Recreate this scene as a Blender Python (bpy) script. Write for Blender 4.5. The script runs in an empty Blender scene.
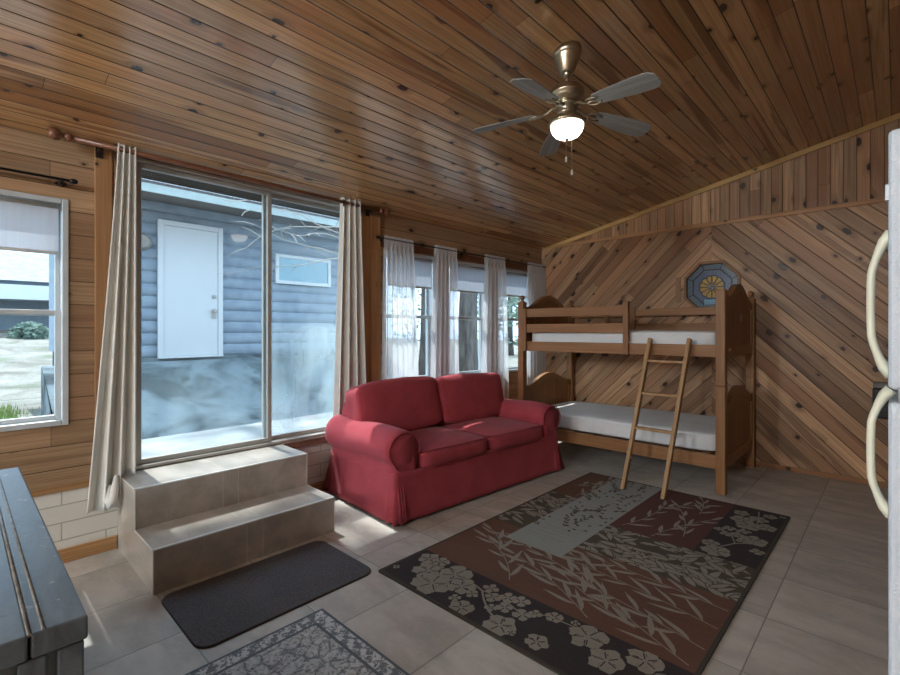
import bpy, bmesh, math, random
from mathutils import Vector, Matrix, noise as mnoise
random.seed(7)
scene = bpy.context.scene
COL = scene.collection
PI = math.pi

# ---------------------------------------------------------------- colour
def S(r, g, b):
    f = lambda c: (c/255/12.92) if c/255 <= .04045 else ((c/255+.055)/1.055)**2.4
    return (f(r), f(g), f(b), 1)

# ---------------------------------------------------------------- nodes
class NT:
    def __init__(s, name):
        s.m = bpy.data.materials.new(name); s.m.use_nodes = True
        s.t = s.m.node_tree; s.t.nodes.clear()
        s.out = s.t.nodes.new('ShaderNodeOutputMaterial')
    def n(s, typ, **kw):
        nd = s.t.nodes.new(typ)
        for k, v in kw.items(): setattr(nd, k, v)
        return nd
    def put(s, sock, v):
        if v is None: return
        if isinstance(v, bpy.types.NodeSocket): s.t.links.new(v, sock)
        else: sock.default_value = v
    def math(s, op, a, b=None, c=None, clamp=False):
        nd = s.n('ShaderNodeMath', operation=op, use_clamp=clamp)
        s.put(nd.inputs[0], a); s.put(nd.inputs[1], b); s.put(nd.inputs[2], c)
        return nd.outputs[0]
    def vm(s, op, a, b=None, out=0):
        nd = s.n('ShaderNodeVectorMath', operation=op)
        s.put(nd.inputs[0], a); s.put(nd.inputs[1], b)
        return nd.outputs[out]
    def dot(s, a, b):
        nd = s.n('ShaderNodeVectorMath', operation='DOT_PRODUCT')
        s.put(nd.inputs[0], a); s.put(nd.inputs[1], b)
        return nd.outputs['Value']
    def xyz(s, x=0., y=0., z=0.):
        nd = s.n('ShaderNodeCombineXYZ')
        s.put(nd.inputs[0], x); s.put(nd.inputs[1], y); s.put(nd.inputs[2], z)
        return nd.outputs[0]
    def sep(s, v):
        nd = s.n('ShaderNodeSeparateXYZ'); s.put(nd.inputs[0], v); return nd.outputs
    def noise(s, vec, scale=1., detail=3., rough=.5, dist=0., dims='3D'):
        nd = s.n('ShaderNodeTexNoise', noise_dimensions=dims)
        s.put(nd.inputs['Vector'], vec); s.put(nd.inputs['Scale'], scale); s.put(nd.inputs['Detail'], detail)
        s.put(nd.inputs['Roughness'], rough); s.put(nd.inputs['Distortion'], dist)
        return nd.outputs[0]
    def mix(s, f, a, b, mode='MIX'):
        nd = s.n('ShaderNodeMix', data_type='RGBA', blend_type=mode)
        s.put(nd.inputs[0], f); s.put(nd.inputs[6], a); s.put(nd.inputs[7], b)
        return nd.outputs[2]
    def step(s, v, lo, hi, a=0., b=1.):
        nd = s.n('ShaderNodeMapRange', interpolation_type='SMOOTHSTEP')
        s.put(nd.inputs[0], v)
        for i, q in enumerate((lo, hi, a, b)): s.put(nd.inputs[i+1], q)
        return nd.outputs[0]
    def ramp(s, v, stops):
        nd = s.n('ShaderNodeValToRGB'); s.put(nd.inputs[0], v)
        e = nd.color_ramp.elements
        while len(e) < len(stops): e.new(.5)
        for q, (p, c) in zip(e, stops): q.position = p; q.color = c
        return nd.outputs[0]
    def pos(s): return s.n('ShaderNodeNewGeometry').outputs['Position']
    def obj(s): return s.n('ShaderNodeTexCoord').outputs['Object']
    def bump(s, h, strength=.3, dist=.01):
        nd = s.n('ShaderNodeBump'); s.put(nd.inputs['Height'], h)
        nd.inputs['Strength'].default_value = strength; nd.inputs['Distance'].default_value = dist
        return nd.outputs[0]
    def bsdf(s, col, rough=.5, metal=0., normal=None, **kw):
        p = s.n('ShaderNodeBsdfPrincipled')
        s.put(p.inputs['Base Color'], col); s.put(p.inputs['Roughness'], rough); s.put(p.inputs['Metallic'], metal)
        if normal is not None: s.put(p.inputs['Normal'], normal)
        for k, v in kw.items(): s.put(p.inputs[k.replace('_', ' ')], v)
        s.t.links.new(p.outputs[0], s.out.inputs[0])
        return p
    def done(s): return s.m

def plain(name, col, rough=.5, metal=0., var=.06, scale=8., bump=0., bscale=60., **kw):
    t = NT(name); p = t.obj()
    k = t.noise(p, scale, 4.)
    c = t.mix(t.step(k, .3, .7), tuple(max(0, v*(1-var)) for v in col[:3])+(1,), tuple(min(1, v*(1+var)) for v in col[:3])+(1,))
    nrm = t.bump(t.noise(p, bscale, 3.), bump, .01) if bump else None
    t.bsdf(c, rough, metal, nrm, **kw)
    return t.done()

def pine(name, U, V, w, light, dark, red, seed=0., rough=.3, L=2.6, knotp=.5, streak=.5, groove=.0035, coords='pos', tone=(.72, 1.18), grooved=True, knotscale=1., off=0., ku=.42, gdark=.28):
    """tongue and groove pine boards: U along the grain, V across, w the board width"""
    t = NT(name); p = t.pos() if coords == 'pos' else t.obj()
    u = t.dot(p, U); vm = t.math('ADD', t.dot(p, V), off)
    v = t.math('DIVIDE', vm, w)
    idx = t.math('FLOOR', v); fr = t.math('SUBTRACT', v, idx)
    def wn(vec):
        nd = t.n('ShaderNodeTexWhiteNoise', noise_dimensions='3D'); t.put(nd.inputs[0], vec); return nd
    r1 = wn(t.xyz(idx, seed, 3.3)).outputs[0]
    us = t.math('MULTIPLY_ADD', r1, 7.3, u)
    ub = t.math('DIVIDE', us, L)
    bi = t.math('FLOOR', ub); bf = t.math('SUBTRACT', ub, bi)
    w2 = wn(t.xyz(idx, bi, seed+11.7))
    rs = t.sep(w2.outputs[1])
    # knots
    kv = t.xyz(t.math('DIVIDE', us, ku), t.math('ADD', v, seed*13.), 0.)
    vo = t.n('ShaderNodeTexVoronoi', voronoi_dimensions='2D', feature='F1'); t.put(vo.inputs['Vector'], kv); vo.inputs['Scale'].default_value = 1.
    vo.inputs['Randomness'].default_value = .9
    kp = t.sep(vo.outputs['Position']); kc = t.sep(vo.outputs['Color'])
    du = t.math('MULTIPLY', t.math('SUBTRACT', t.math('DIVIDE', us, ku), kp[0]), ku)
    dv = t.math('MULTIPLY', t.math('SUBTRACT', t.math('ADD', v, seed*13.), kp[1]), w)
    du2 = t.math('DIVIDE', du, t.math('MULTIPLY_ADD', kc[0], .9, 1.))
    d = t.math('SQRT', t.math('ADD', t.math('MULTIPLY', du2, du2), t.math('MULTIPLY', dv, dv)))
    d = t.math('ADD', d, t.math('MULTIPLY', t.math('SUBTRACT', t.noise(p, 48., 3., .6), .5), .020))
    on = t.math('LESS_THAN', kc[1], knotp)
    rad = t.math('MULTIPLY', t.math('MULTIPLY_ADD', kc[2], .016, .006), knotscale)
    km = t.math('MULTIPLY', t.step(d, t.math('MULTIPLY', rad, .65), rad, 1., 0.), on)
    halo = t.math('MULTIPLY', t.step(d, rad, t.math('MULTIPLY', rad, 2.8), 1., 0.), on)
    bend = t.math('MULTIPLY', t.math('MULTIPLY', halo, dv), .9)
    gv = t.math('SUBTRACT', vm, bend)
    g1 = t.noise(t.xyz(t.math('MULTIPLY', us, 1.6), t.math('MULTIPLY', gv, 85.), t.math('MULTIPLY', idx, 3.7)), 1., 3., .6)
    g2 = t.noise(t.xyz(t.math('MULTIPLY', us, .7), t.math('MULTIPLY', gv, 18.), t.math('MULTIPLY_ADD', idx, 5.1, 40.)), 1., 2., .5)
    st = t.noise(t.xyz(t.math('MULTIPLY', us, .55), t.math('MULTIPLY', gv, 9.), t.math('MULTIPLY_ADD', idx, 2.3, 80.)), 1., 2., .5, .6)
    c = t.mix(t.step(g1, .35, .72), light, dark)
    c = t.mix(t.math('MULTIPLY', t.step(g2, .42, .68), .55), c, dark)
    c = t.mix(t.math('MULTIPLY', t.step(rs[1], .45, 1.), .7), c, red)
    c = t.mix(t.math('MULTIPLY', t.step(st, .58, .66), streak), c, tuple(x*.55 for x in red[:3])+(1,))
    br = t.math('MULTIPLY_ADD', rs[0], tone[1]-tone[0], tone[0])
    c = t.mix(1., c, t.n('ShaderNodeCombineColor').outputs[0], 'MULTIPLY') if False else c
    vmn = t.n('ShaderNodeVectorMath', operation='SCALE'); t.put(vmn.inputs[0], c); t.put(vmn.inputs['Scale'], br)
    c = vmn.outputs[0]
    c = t.mix(t.math('MULTIPLY', halo, .4), c, tuple(x*.5 for x in red[:3])+(1,))
    c = t.mix(t.math('MULTIPLY', km, .95), c, tuple(x*.09 for x in red[:3])+(1,))
    nrm = None
    h = t.math('MULTIPLY', g1, .06)
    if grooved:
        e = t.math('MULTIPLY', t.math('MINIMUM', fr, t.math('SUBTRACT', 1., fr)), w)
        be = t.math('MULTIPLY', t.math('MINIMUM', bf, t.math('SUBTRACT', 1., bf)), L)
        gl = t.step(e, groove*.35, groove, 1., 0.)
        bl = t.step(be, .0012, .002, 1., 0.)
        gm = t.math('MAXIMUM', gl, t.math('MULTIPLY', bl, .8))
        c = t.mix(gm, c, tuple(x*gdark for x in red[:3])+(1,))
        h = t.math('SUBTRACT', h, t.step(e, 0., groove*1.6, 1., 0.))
    nrm = t.bump(h, .5, .004)
    t.bsdf(c, t.math('MULTIPLY_ADD', g1, .12, rough), 0., nrm, Specular_IOR_Level=.28 if rough > .2 else .75)
    return t.done()

def glass(name, tint=(.93, .97, .98, 1), fog=None, ior=1.5):
    t = NT(name)
    tr = t.n('ShaderNodeBsdfTransparent'); tr.inputs[0].default_value = tint
    gl = t.n('ShaderNodeBsdfGlossy'); gl.inputs['Roughness'].default_value = 0.
    fr = t.n('ShaderNodeFresnel'); fr.inputs[0].default_value = ior
    mx = t.n('ShaderNodeMixShader')
    bf = t.n('ShaderNodeNewGeometry').outputs['Backfacing']   # the far face of the pane only lets light out
    t.put(mx.inputs[0], t.math('MULTIPLY', fr.outputs[0], t.math('SUBTRACT', 1., bf))); t.t.links.new(tr.outputs[0], mx.inputs[1]); t.t.links.new(gl.outputs[0], mx.inputs[2])
    o = mx.outputs[0]
    if fog:
        p = t.pos(); z = t.sep(p)[2]; y = t.sep(p)[1]
        k = t.noise(t.vm('MULTIPLY', p, (1., 2.6, 1.)), 1.3, 3., .55, .3)
        m = t.step(k, .22, .72)
        m = t.math('MULTIPLY', m, t.step(z, fog[0], fog[1], 1., fog[3]))
        k2 = t.noise(t.vm('MULTIPLY', p, (1., 9., .5)), 1., 2., .5)
        m = t.math('MULTIPLY', m, t.math('MULTIPLY_ADD', k2, .8, .5))
        m = t.math('MULTIPLY', m, fog[2], clamp=True)
        tl = t.n('ShaderNodeBsdfTranslucent'); tl.inputs[0].default_value = (.55, .68, .72, 1)
        df = t.n('ShaderNodeBsdfDiffuse'); df.inputs[0].default_value = (.5, .62, .66, 1)
        m0 = t.n('ShaderNodeMixShader'); m0.inputs[0].default_value = .35
        t.t.links.new(tl.outputs[0], m0.inputs[1]); t.t.links.new(df.outputs[0], m0.inputs[2])
        m2 = t.n('ShaderNodeMixShader'); t.put(m2.inputs[0], m)
        t.t.links.new(o, m2.inputs[1]); t.t.links.new(m0.outputs[0], m2.inputs[2]); o = m2.outputs[0]
    t.t.links.new(o, t.out.inputs[0])
    return t.done()

def sheer(name, col, opac=.6, weave=0.):
    t = NT(name); p = t.obj()
    tr = t.n('ShaderNodeBsdfTransparent'); tr.inputs[0].default_value = (.95, .97, 1, 1)
    df = t.n('ShaderNodeBsdfDiffuse'); df.inputs[0].default_value = col
    tl = t.n('ShaderNodeBsdfTranslucent'); tl.inputs[0].default_value = col
    a = t.n('ShaderNodeMixShader'); a.inputs[0].default_value = .5
    t.t.links.new(df.outputs[0], a.inputs[1]); t.t.links.new(tl.outputs[0], a.inputs[2])
    b = t.n('ShaderNodeMixShader')
    k = t.noise(t.vm('MULTIPLY', p, (1., 40., 3.)), 1., 2.)
    t.put(b.inputs[0], t.math('MULTIPLY_ADD', k, .16, opac-.08))
    t.t.links.new(tr.outputs[0], b.inputs[1]); t.t.links.new(a.outputs[0], b.inputs[2])
    t.t.links.new(b.outputs[0], t.out.inputs[0])
    return t.done()

def emit(name, col, strength):
    t = NT(name)
    e = t.n('ShaderNodeEmission'); e.inputs[0].default_value = col; e.inputs[1].default_value = strength
    t.t.links.new(e.outputs[0], t.out.inputs[0]); return t.done()

# ---------------------------------------------------------------- mesh helpers
def BM(): return bmesh.new()
def box(bm, lo, hi, mat=0, M=None):
    lo = Vector(lo); hi = Vector(hi)
    vs = [Vector((x, y, z)) for x in (lo.x, hi.x) for y in (lo.y, hi.y) for z in (lo.z, hi.z)]
    if M is not None: vs = [M @ v for v in vs]
    v = [bm.verts.new(q) for q in vs]
    for f in ((0, 1, 3, 2), (4, 6, 7, 5), (0, 4, 5, 1), (2, 3, 7, 6), (0, 2, 6, 4), (1, 5, 7, 3)):
        bm.faces.new([v[i] for i in f]).material_index = mat
    return v
def frame_of(d, up=None):
    d = d.normalized(); up = Vector(up) if up else (Vector((0, 0, 1)) if abs(d.z) < .95 else Vector((1, 0, 0)))
    x = up.cross(d)
    if x.length < 1e-6: x = Vector((1, 0, 0)).cross(d)
    x.normalize(); y = d.cross(x)
    return x, y
def beam(bm, p, q, w, h, up=None, mat=0):
    p = Vector(p); q = Vector(q); x, y = frame_of(q-p, up)
    vs = []
    for c in (p, q):
        for a, b in ((-1, -1), (1, -1), (1, 1), (-1, 1)): vs.append(bm.verts.new(c+x*a*w/2+y*b*h/2))
    for f in ((3, 2, 1, 0), (4, 5, 6, 7), (0, 1, 5, 4), (1, 2, 6, 5), (2, 3, 7, 6), (3, 0, 4, 7)):
        bm.faces.new([vs[i] for i in f]).material_index = mat
def tube(bm, pts, r, n=10, mat=0, cap=True):
    pts = [Vector(p) for p in pts]; rs = r if isinstance(r, (list, tuple)) else [r]*len(pts)
    rings = []; px = None
    for i, p in enumerate(pts):
        d = (pts[min(i+1, len(pts)-1)]-pts[max(i-1, 0)])
        if px is None: x, y = frame_of(d)
        else:
            dn = d.normalized(); x = (px-dn*px.dot(dn)).normalized(); y = dn.cross(x)
        px = x
        rings.append([bm.verts.new(p+(x*math.cos(2*PI*k/n)+y*math.sin(2*PI*k/n))*rs[i]) for k in range(n)])
    for a, b in zip(rings, rings[1:]):
        for k in range(n):
            f = bm.faces.new((a[k], a[(k+1) % n], b[(k+1) % n], b[k])); f.smooth = True; f.material_index = mat
    if cap:
        for rg, rev in ((rings[0], True), (rings[-1], False)):
            try: bm.faces.new(rg[::-1] if rev else rg).material_index = mat
            except ValueError: pass
def lathe(bm, prof, c=(0, 0, 0), n=28, mat=0, axis='z'):
    c = Vector(c); rings = []
    for r, z in prof:
        ring = []
        for k in range(n):
            a = 2*PI*k/n
            v = Vector((max(r, 1e-4)*math.cos(a), max(r, 1e-4)*math.sin(a), z))
            if axis == 'x': v = Vector((v.z, v.x, v.y))
            if axis == 'y': v = Vector((v.y, v.z, v.x))
            ring.append(bm.verts.new(c+v))
        rings.append(ring)
    for a, b in zip(rings, rings[1:]):
        for k in range(n):
            f = bm.faces.new((a[k], a[(k+1) % n], b[(k+1) % n], b[k])); f.smooth = True; f.material_index = mat
    bm.faces.new(rings[0][::-1]).material_index = mat; bm.faces.new(rings[-1]).material_index = mat
def prism(bm, poly, ax, lo, hi, mat=0):
    """poly in the plane normal to ax ('x': (y,z), 'y': (x,z), 'z': (x,y)), extruded lo..hi"""
    def P(a, b, c):
        return Vector((c, a, b)) if ax == 'x' else Vector((a, c, b)) if ax == 'y' else Vector((a, b, c))
    A = [bm.verts.new(P(a, b, lo)) for a, b in poly]; B = [bm.verts.new(P(a, b, hi)) for a, b in poly]
    bm.faces.new(A).material_index = mat; bm.faces.new(B[::-1]).material_index = mat
    n = len(poly)
    for i in range(n): bm.faces.new((A[i], B[i], B[(i+1) % n], A[(i+1) % n])).material_index = mat
def sphere(bm, c, r, mat=0, seg=16, sc=(1, 1, 1)):
    M = Matrix.Translation(Vector(c)) @ Matrix.Diagonal((r*sc[0], r*sc[1], r*sc[2], 1))
    o = bmesh.ops.create_uvsphere(bm, u_segments=seg, v_segments=max(6, seg//2), radius=1, matrix=M)
    fs = {f for v in o['verts'] for f in v.link_faces}
    for f in fs: f.smooth = True; f.material_index = mat
def grid(bm, fn, nu, nv, mat=0, smooth=True, closed=False):
    V = [[bm.verts.new(fn(i/nu, j/nv)) for j in range(nv+1)] for i in range(nu if closed else nu+1)]
    m = len(V)
    for i in range(nu):
        for j in range(nv):
            f = bm.faces.new((V[i][j], V[(i+1) % m][j], V[(i+1) % m][j+1], V[i][j+1])); f.smooth = smooth; f.material_index = mat
    return V
def obj(name, bm, mats, parent=None, bevel=0., seg=2, subsurf=0, solid=0., smooth=False, wn=False):
    bmesh.ops.recalc_face_normals(bm, faces=bm.faces[:])
    me = bpy.data.meshes.new(name); bm.to_mesh(me); bm.free()
    o = bpy.data.objects.new(name, me); COL.objects.link(o)
    for m in (mats if isinstance(mats, (list, tuple)) else [mats]): me.materials.append(m)
    if parent: o.parent = parent
    if smooth:
        for p in me.polygons: p.use_smooth = True
    if solid:
        md = o.modifiers.new('s', 'SOLIDIFY'); md.thickness = solid; md.offset = 0
    if bevel:
        md = o.modifiers.new('b', 'BEVEL'); md.width = bevel; md.segments = seg; md.limit_method = 'ANGLE'; md.angle_limit = math.radians(40)
        md.harden_normals = False
    if subsurf:
        md = o.modifiers.new('ss', 'SUBSURF'); md.levels = subsurf; md.render_levels = subsurf
    return o
def tag(o, label, cat, group=None, kind=None):
    o['label'] = label; o['category'] = cat
    if group: o['group'] = group
    if kind: o['kind'] = kind
    return o
def empty(name, loc=(0, 0, 0), rz=0.):
    o = bpy.data.objects.new(name, None); COL.objects.link(o); o.location = loc; o.rotation_euler = (0, 0, rz); o.empty_display_size = .1
    return o
def thing(name, label, cat, loc=(0, 0, 0), rz=0., group=None): return tag(empty(name, loc, rz), label, cat, group)
def struct(o, label=None, cat=None):
    o['kind'] = 'structure'
    if label: o['label'] = label
    if cat: o['category'] = cat
    return o
def part(name, bm, mats, parent, label=None, **kw):
    """parts are built in world coordinates and moved into the frame of their thing"""
    loc = kw.pop('origin', None)
    o = obj(name, bm, mats, parent, **kw)
    if label: o['label'] = label
    return o

# ================================================================ materials
M = {}
PL, PD, PR = S(196, 150, 104), S(158, 110, 70), S(150, 92, 58)
EL, ED, ER = S(196, 158, 121), S(157, 120, 88), S(147, 103, 73)
s2 = math.sqrt(.5)
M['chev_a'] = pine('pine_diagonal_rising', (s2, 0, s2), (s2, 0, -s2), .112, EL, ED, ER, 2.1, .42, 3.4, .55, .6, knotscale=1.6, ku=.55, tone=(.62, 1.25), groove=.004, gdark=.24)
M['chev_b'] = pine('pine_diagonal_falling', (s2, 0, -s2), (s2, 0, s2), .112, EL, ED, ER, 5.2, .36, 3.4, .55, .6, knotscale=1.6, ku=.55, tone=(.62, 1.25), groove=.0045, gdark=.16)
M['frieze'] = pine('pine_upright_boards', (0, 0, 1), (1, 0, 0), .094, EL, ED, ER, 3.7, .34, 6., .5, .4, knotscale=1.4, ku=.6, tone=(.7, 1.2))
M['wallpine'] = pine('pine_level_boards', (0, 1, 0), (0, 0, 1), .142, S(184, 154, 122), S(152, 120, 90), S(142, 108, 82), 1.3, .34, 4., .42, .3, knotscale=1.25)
ca = math.atan(.207)
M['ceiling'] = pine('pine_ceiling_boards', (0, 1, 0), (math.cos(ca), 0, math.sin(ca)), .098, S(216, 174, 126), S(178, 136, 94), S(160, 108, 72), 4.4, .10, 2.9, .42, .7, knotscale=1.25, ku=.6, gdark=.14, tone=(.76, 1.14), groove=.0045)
M['trimpine'] = pine('pine_trim', (0, 1, 0), (0, 0, 1), .2, S(190, 148, 104), S(160, 118, 78), S(150, 106, 70), 7.7, .4, 5., .3, .2, grooved=False)
M['trimup'] = pine('pine_casing', (0, 0, 1), (0, 1, 0), .2, S(194, 150, 106), S(166, 122, 82), S(156, 108, 70), 8.7, .4, 5., .3, .2, grooved=False)
M['trimx'] = pine('pine_rail_trim', (1, 0, 0), (0, 0, 1), .2, S(190, 146, 104), S(156, 112, 74), S(146, 96, 62), 9.7, .4, 5., .3, .2, grooved=False)
M['raketrim'] = pine('pale_rake_trim', (1, 0, 0), (0, 0, 1), .2, S(205, 168, 110), S(180, 142, 88), S(170, 128, 76), 3.9, .45, 5., .1, .1, grooved=False)
M['bedup'] = pine('bed_wood_upright', (0, 0, 1), (.7, .7, 0), .3, S(158, 116, 76), S(138, 96, 60), S(134, 90, 56), 6.1, .38, 9., 0., .08, grooved=False, coords='obj', tone=(.95, 1.05))
M['bedx'] = pine('bed_wood_level', (1, 0, 0), (0, .6, .8), .3, S(158, 116, 78), S(140, 98, 64), S(134, 92, 58), 6.6, .38, 9., 0., .08, grooved=False, coords='obj', tone=(.95, 1.05))
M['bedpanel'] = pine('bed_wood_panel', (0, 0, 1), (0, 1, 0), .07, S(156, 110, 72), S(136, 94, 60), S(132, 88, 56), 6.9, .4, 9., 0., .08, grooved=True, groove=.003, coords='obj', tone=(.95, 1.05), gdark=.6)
M['beam_dark'] = pine('dark_soffit_boards', (0, 1, 0), (1, 0, 0), .12, S(84, 74, 64), S(62, 54, 46), S(60, 48, 40), 2.9, .6, 4., .3, .2)

def tiles(name, U, V, tu, tv, u0, v0, base, base2, grout, g=.004, rough=.42):
    t = NT(name); p = t.pos()
    u = t.math('DIVIDE', t.math('SUBTRACT', t.dot(p, U), u0), tu); v = t.math('DIVIDE', t.math('SUBTRACT', t.dot(p, V), v0), tv)
    iu = t.math('FLOOR', u); iv = t.math('FLOOR', v); fu = t.math('SUBTRACT', u, iu); fv = t.math('SUBTRACT', v, iv)
    eu = t.math('MULTIPLY', t.math('MINIMUM', fu, t.math('SUBTRACT', 1., fu)), tu)
    ev = t.math('MULTIPLY', t.math('MINIMUM', fv, t.math('SUBTRACT', 1., fv)), tv)
    e = t.math('MINIMUM', eu, ev)
    gm = t.step(e, g*.5, g*.9, 1., 0.)
    wn = t.n('ShaderNodeTexWhiteNoise', noise_dimensions='2D'); t.put(wn.inputs[0], t.xyz(iu, iv, 0.))
    sh = t.vm('SCALE', wn.outputs[1]); sh.node.inputs['Scale'].default_value = 9.
    q = t.vm('ADD', p, sh)
    k = t.noise(t.vm('MULTIPLY', q, (1.6, 3.4, 3.)), 1.9, 6., .62, .35)
    k2 = t.noise(q, 26., 3., .6)
    c = t.mix(t.step(k, .33, .68), base, base2)
    c = t.mix(t.math('MULTIPLY', t.step(k2, .55, .75), .25), c, tuple(min(1, x*1.2) for x in base2[:3])+(1,))
    vs = t.n('ShaderNodeVectorMath', operation='SCALE'); t.put(vs.inputs[0], c); t.put(vs.inputs['Scale'], t.math('MULTIPLY_ADD', wn.outputs[0], .16, .92))
    c = t.mix(gm, vs.outputs[0], grout)
    h = t.math('SUBTRACT', t.math('MULTIPLY', k2, .12), gm)
    t.bsdf(c, t.math('MULTIPLY_ADD', k, .15, rough), 0., t.bump(h, .4, .003))
    return t.done()
TB, TB2, TG = S(170, 164, 156), S(196, 190, 181), S(136, 130, 122)
M['floor'] = tiles('floor_tile', (1, 0, 0), (0, 1, 0), .487, .4975, 3.19, .735, TB, TB2, TG)
M['steptile'] = tiles('step_tile', (0, 1, 0), (1, 0, 1), 9., 9., -4., -4., S(156, 150, 142), S(180, 173, 164), TG, rough=.26)
M['stepedge'] = plain('step_edge_trim', S(222, 221, 218), .4, 0.)
M['grout'] = plain('grout', S(196, 190, 180), .8)
M['blocks'] = None
def blocks():
    t = NT('white_painted_block'); p = t.pos(); q = t.sep(p)
    br = t.n('ShaderNodeTexBrick'); br.offset = .5
    t.put(br.inputs['Vector'], t.xyz(q[1], t.math('SUBTRACT', q[2], .03), 0.))
    br.inputs['Scale'].default_value = 1.; br.inputs['Brick Width'].default_value = .44; br.inputs['Row Height'].default_value = .106
    br.inputs['Mortar Size'].default_value = .004; br.inputs['Mortar Smooth'].default_value = .4
    br.inputs['Color1'].default_value = S(222, 220, 212); br.inputs['Color2'].default_value = S(214, 212, 204); br.inputs['Mortar'].default_value = S(170, 168, 160)
    k = t.noise(p, 40., 4.)
    h = t.math('SUBTRACT', t.math('MULTIPLY', k, .25), br.outputs['Fac'])
    t.bsdf(br.outputs[0], .55, 0., t.bump(h, .5, .004)); return t.done()
M['blocks'] = blocks()
M['alu'] = plain('mill_aluminium', S(172, 170, 164), .42, .15, .05)
M['whitealu'] = plain('white_aluminium_frame', S(196, 204, 208), .4, .1, .04)
M['glass'] = glass('clear_pane')
M['glassfog'] = glass('hazy_pane', fog=(1.40, 1.5, .5, .16))
M['glassfog2'] = glass('dusty_pane', fog=(.7, 1.3, .16, .1))
M['blind'] = sheer('roller_blind_cloth', S(222, 226, 232), .93)
M['sheer'] = sheer('white_sheer_cloth', S(252, 253, 254), .74)
M['drape'] = plain('off_white_drape', S(226, 226, 220), .9, 0., .03, 6., .15, 300.)
M['rodwood'] = plain('brown_rod_wood', S(118, 74, 52), .3, 0., .15, 12.)
M['black'] = plain('black_metal', S(34, 30, 30), .4, .4)
M['brass'] = plain('antique_brass', S(182, 170, 148), .3, .95, .1)
M['darkhole'] = plain('dark_bronze', S(60, 48, 40), .4, .6)
M['bulbglass'] = None
def bulb():
    t = NT('frosted_lit_bowl')
    p = t.bsdf(S(238, 238, 232), .3)
    p.inputs['Emission Color'].default_value = (1, .95, .86, 1); p.inputs['Emission Strength'].default_value = 6.
    return t.done()
M['bulbglass'] = bulb()
def fabric(name, a, b, scale=500., rough=.95, wr=0.):
    t = NT(name); p = t.obj()
    k = t.noise(p, 5., 5., .6); w = t.noise(p, scale, 2.)
    c = t.mix(t.step(k, .3, .7), a, b); c = t.mix(t.math('MULTIPLY', t.step(w, .4, .65), .3), c, tuple(x*.75 for x in a[:3])+(1,))
    t.bsdf(c, rough, 0., t.bump(t.math('ADD', t.math('MULTIPLY', w, .25), t.math('MULTIPLY', t.noise(p, 9., 3., .5, .6), 1.+wr)), .35, .006), Sheen_Weight=.06, Sheen_Roughness=.5)
    return t.done()
M['red'] = fabric('red_slipcover', S(160, 58, 68), S(174, 68, 78))
M['redpipe'] = fabric('red_piping', S(142, 48, 58), S(152, 56, 66))
M['sheet'] = fabric('white_sheet', S(226, 228, 228), S(234, 236, 236), 300.)
M['mat'] = None
def matm():
    t = NT('charcoal_mat_pile'); p = t.obj()
    k = t.noise(p, 240., 2., .7); k2 = t.noise(p, 4., 3.)
    c = t.mix(t.step(k, .35, .7), S(66, 64, 68), S(108, 106, 110)); c = t.mix(t.math('MULTIPLY', t.step(k2, .4, .7), .3), c, S(100, 98, 102))
    t.bsdf(c, .98, 0., t.bump(k, .8, .006)); return t.done()
M['mat'] = matm()
M['matedge'] = plain('mat_rubber_edge', S(48, 44, 44), .8)
def rugm(name, a, b, sc=300.):
    t = NT(name); p = t.obj(); q = t.sep(p)
    k = t.noise(p, sc, 2., .7); ln = t.noise(t.vm('MULTIPLY', p, (3., 160., 1.)), 1., 2.)
    c = t.mix(t.step(k, .3, .7), a, b); c = t.mix(t.math('MULTIPLY', t.step(ln, .4, .7), .35), c, tuple(x*.7 for x in a[:3])+(1,))
    t.bsdf(c, .97, 0., t.bump(k, .5, .004)); return t.done()
M['rug_brown'] = rugm('rug_rust_brown', S(94, 64, 50), S(112, 78, 62))
M['rug_red'] = rugm('rug_dark_red', S(80, 46, 42), S(98, 60, 54))
M['rug_dark'] = rugm('rug_charcoal', S(44, 36, 38), S(62, 52, 52))
M['rug_olive'] = rugm('rug_dark_olive', S(70, 62, 50), S(84, 76, 62))
M['rug_grey'] = rugm('rug_pale_grey', S(140, 142, 136), S(158, 160, 154))
M['rug_leaf'] = rugm('rug_beige_leaf', S(134, 128, 116), S(152, 146, 134))
M['rug_edge'] = rugm('rug_bound_edge', S(60, 54, 46), S(74, 68, 58))
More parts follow.
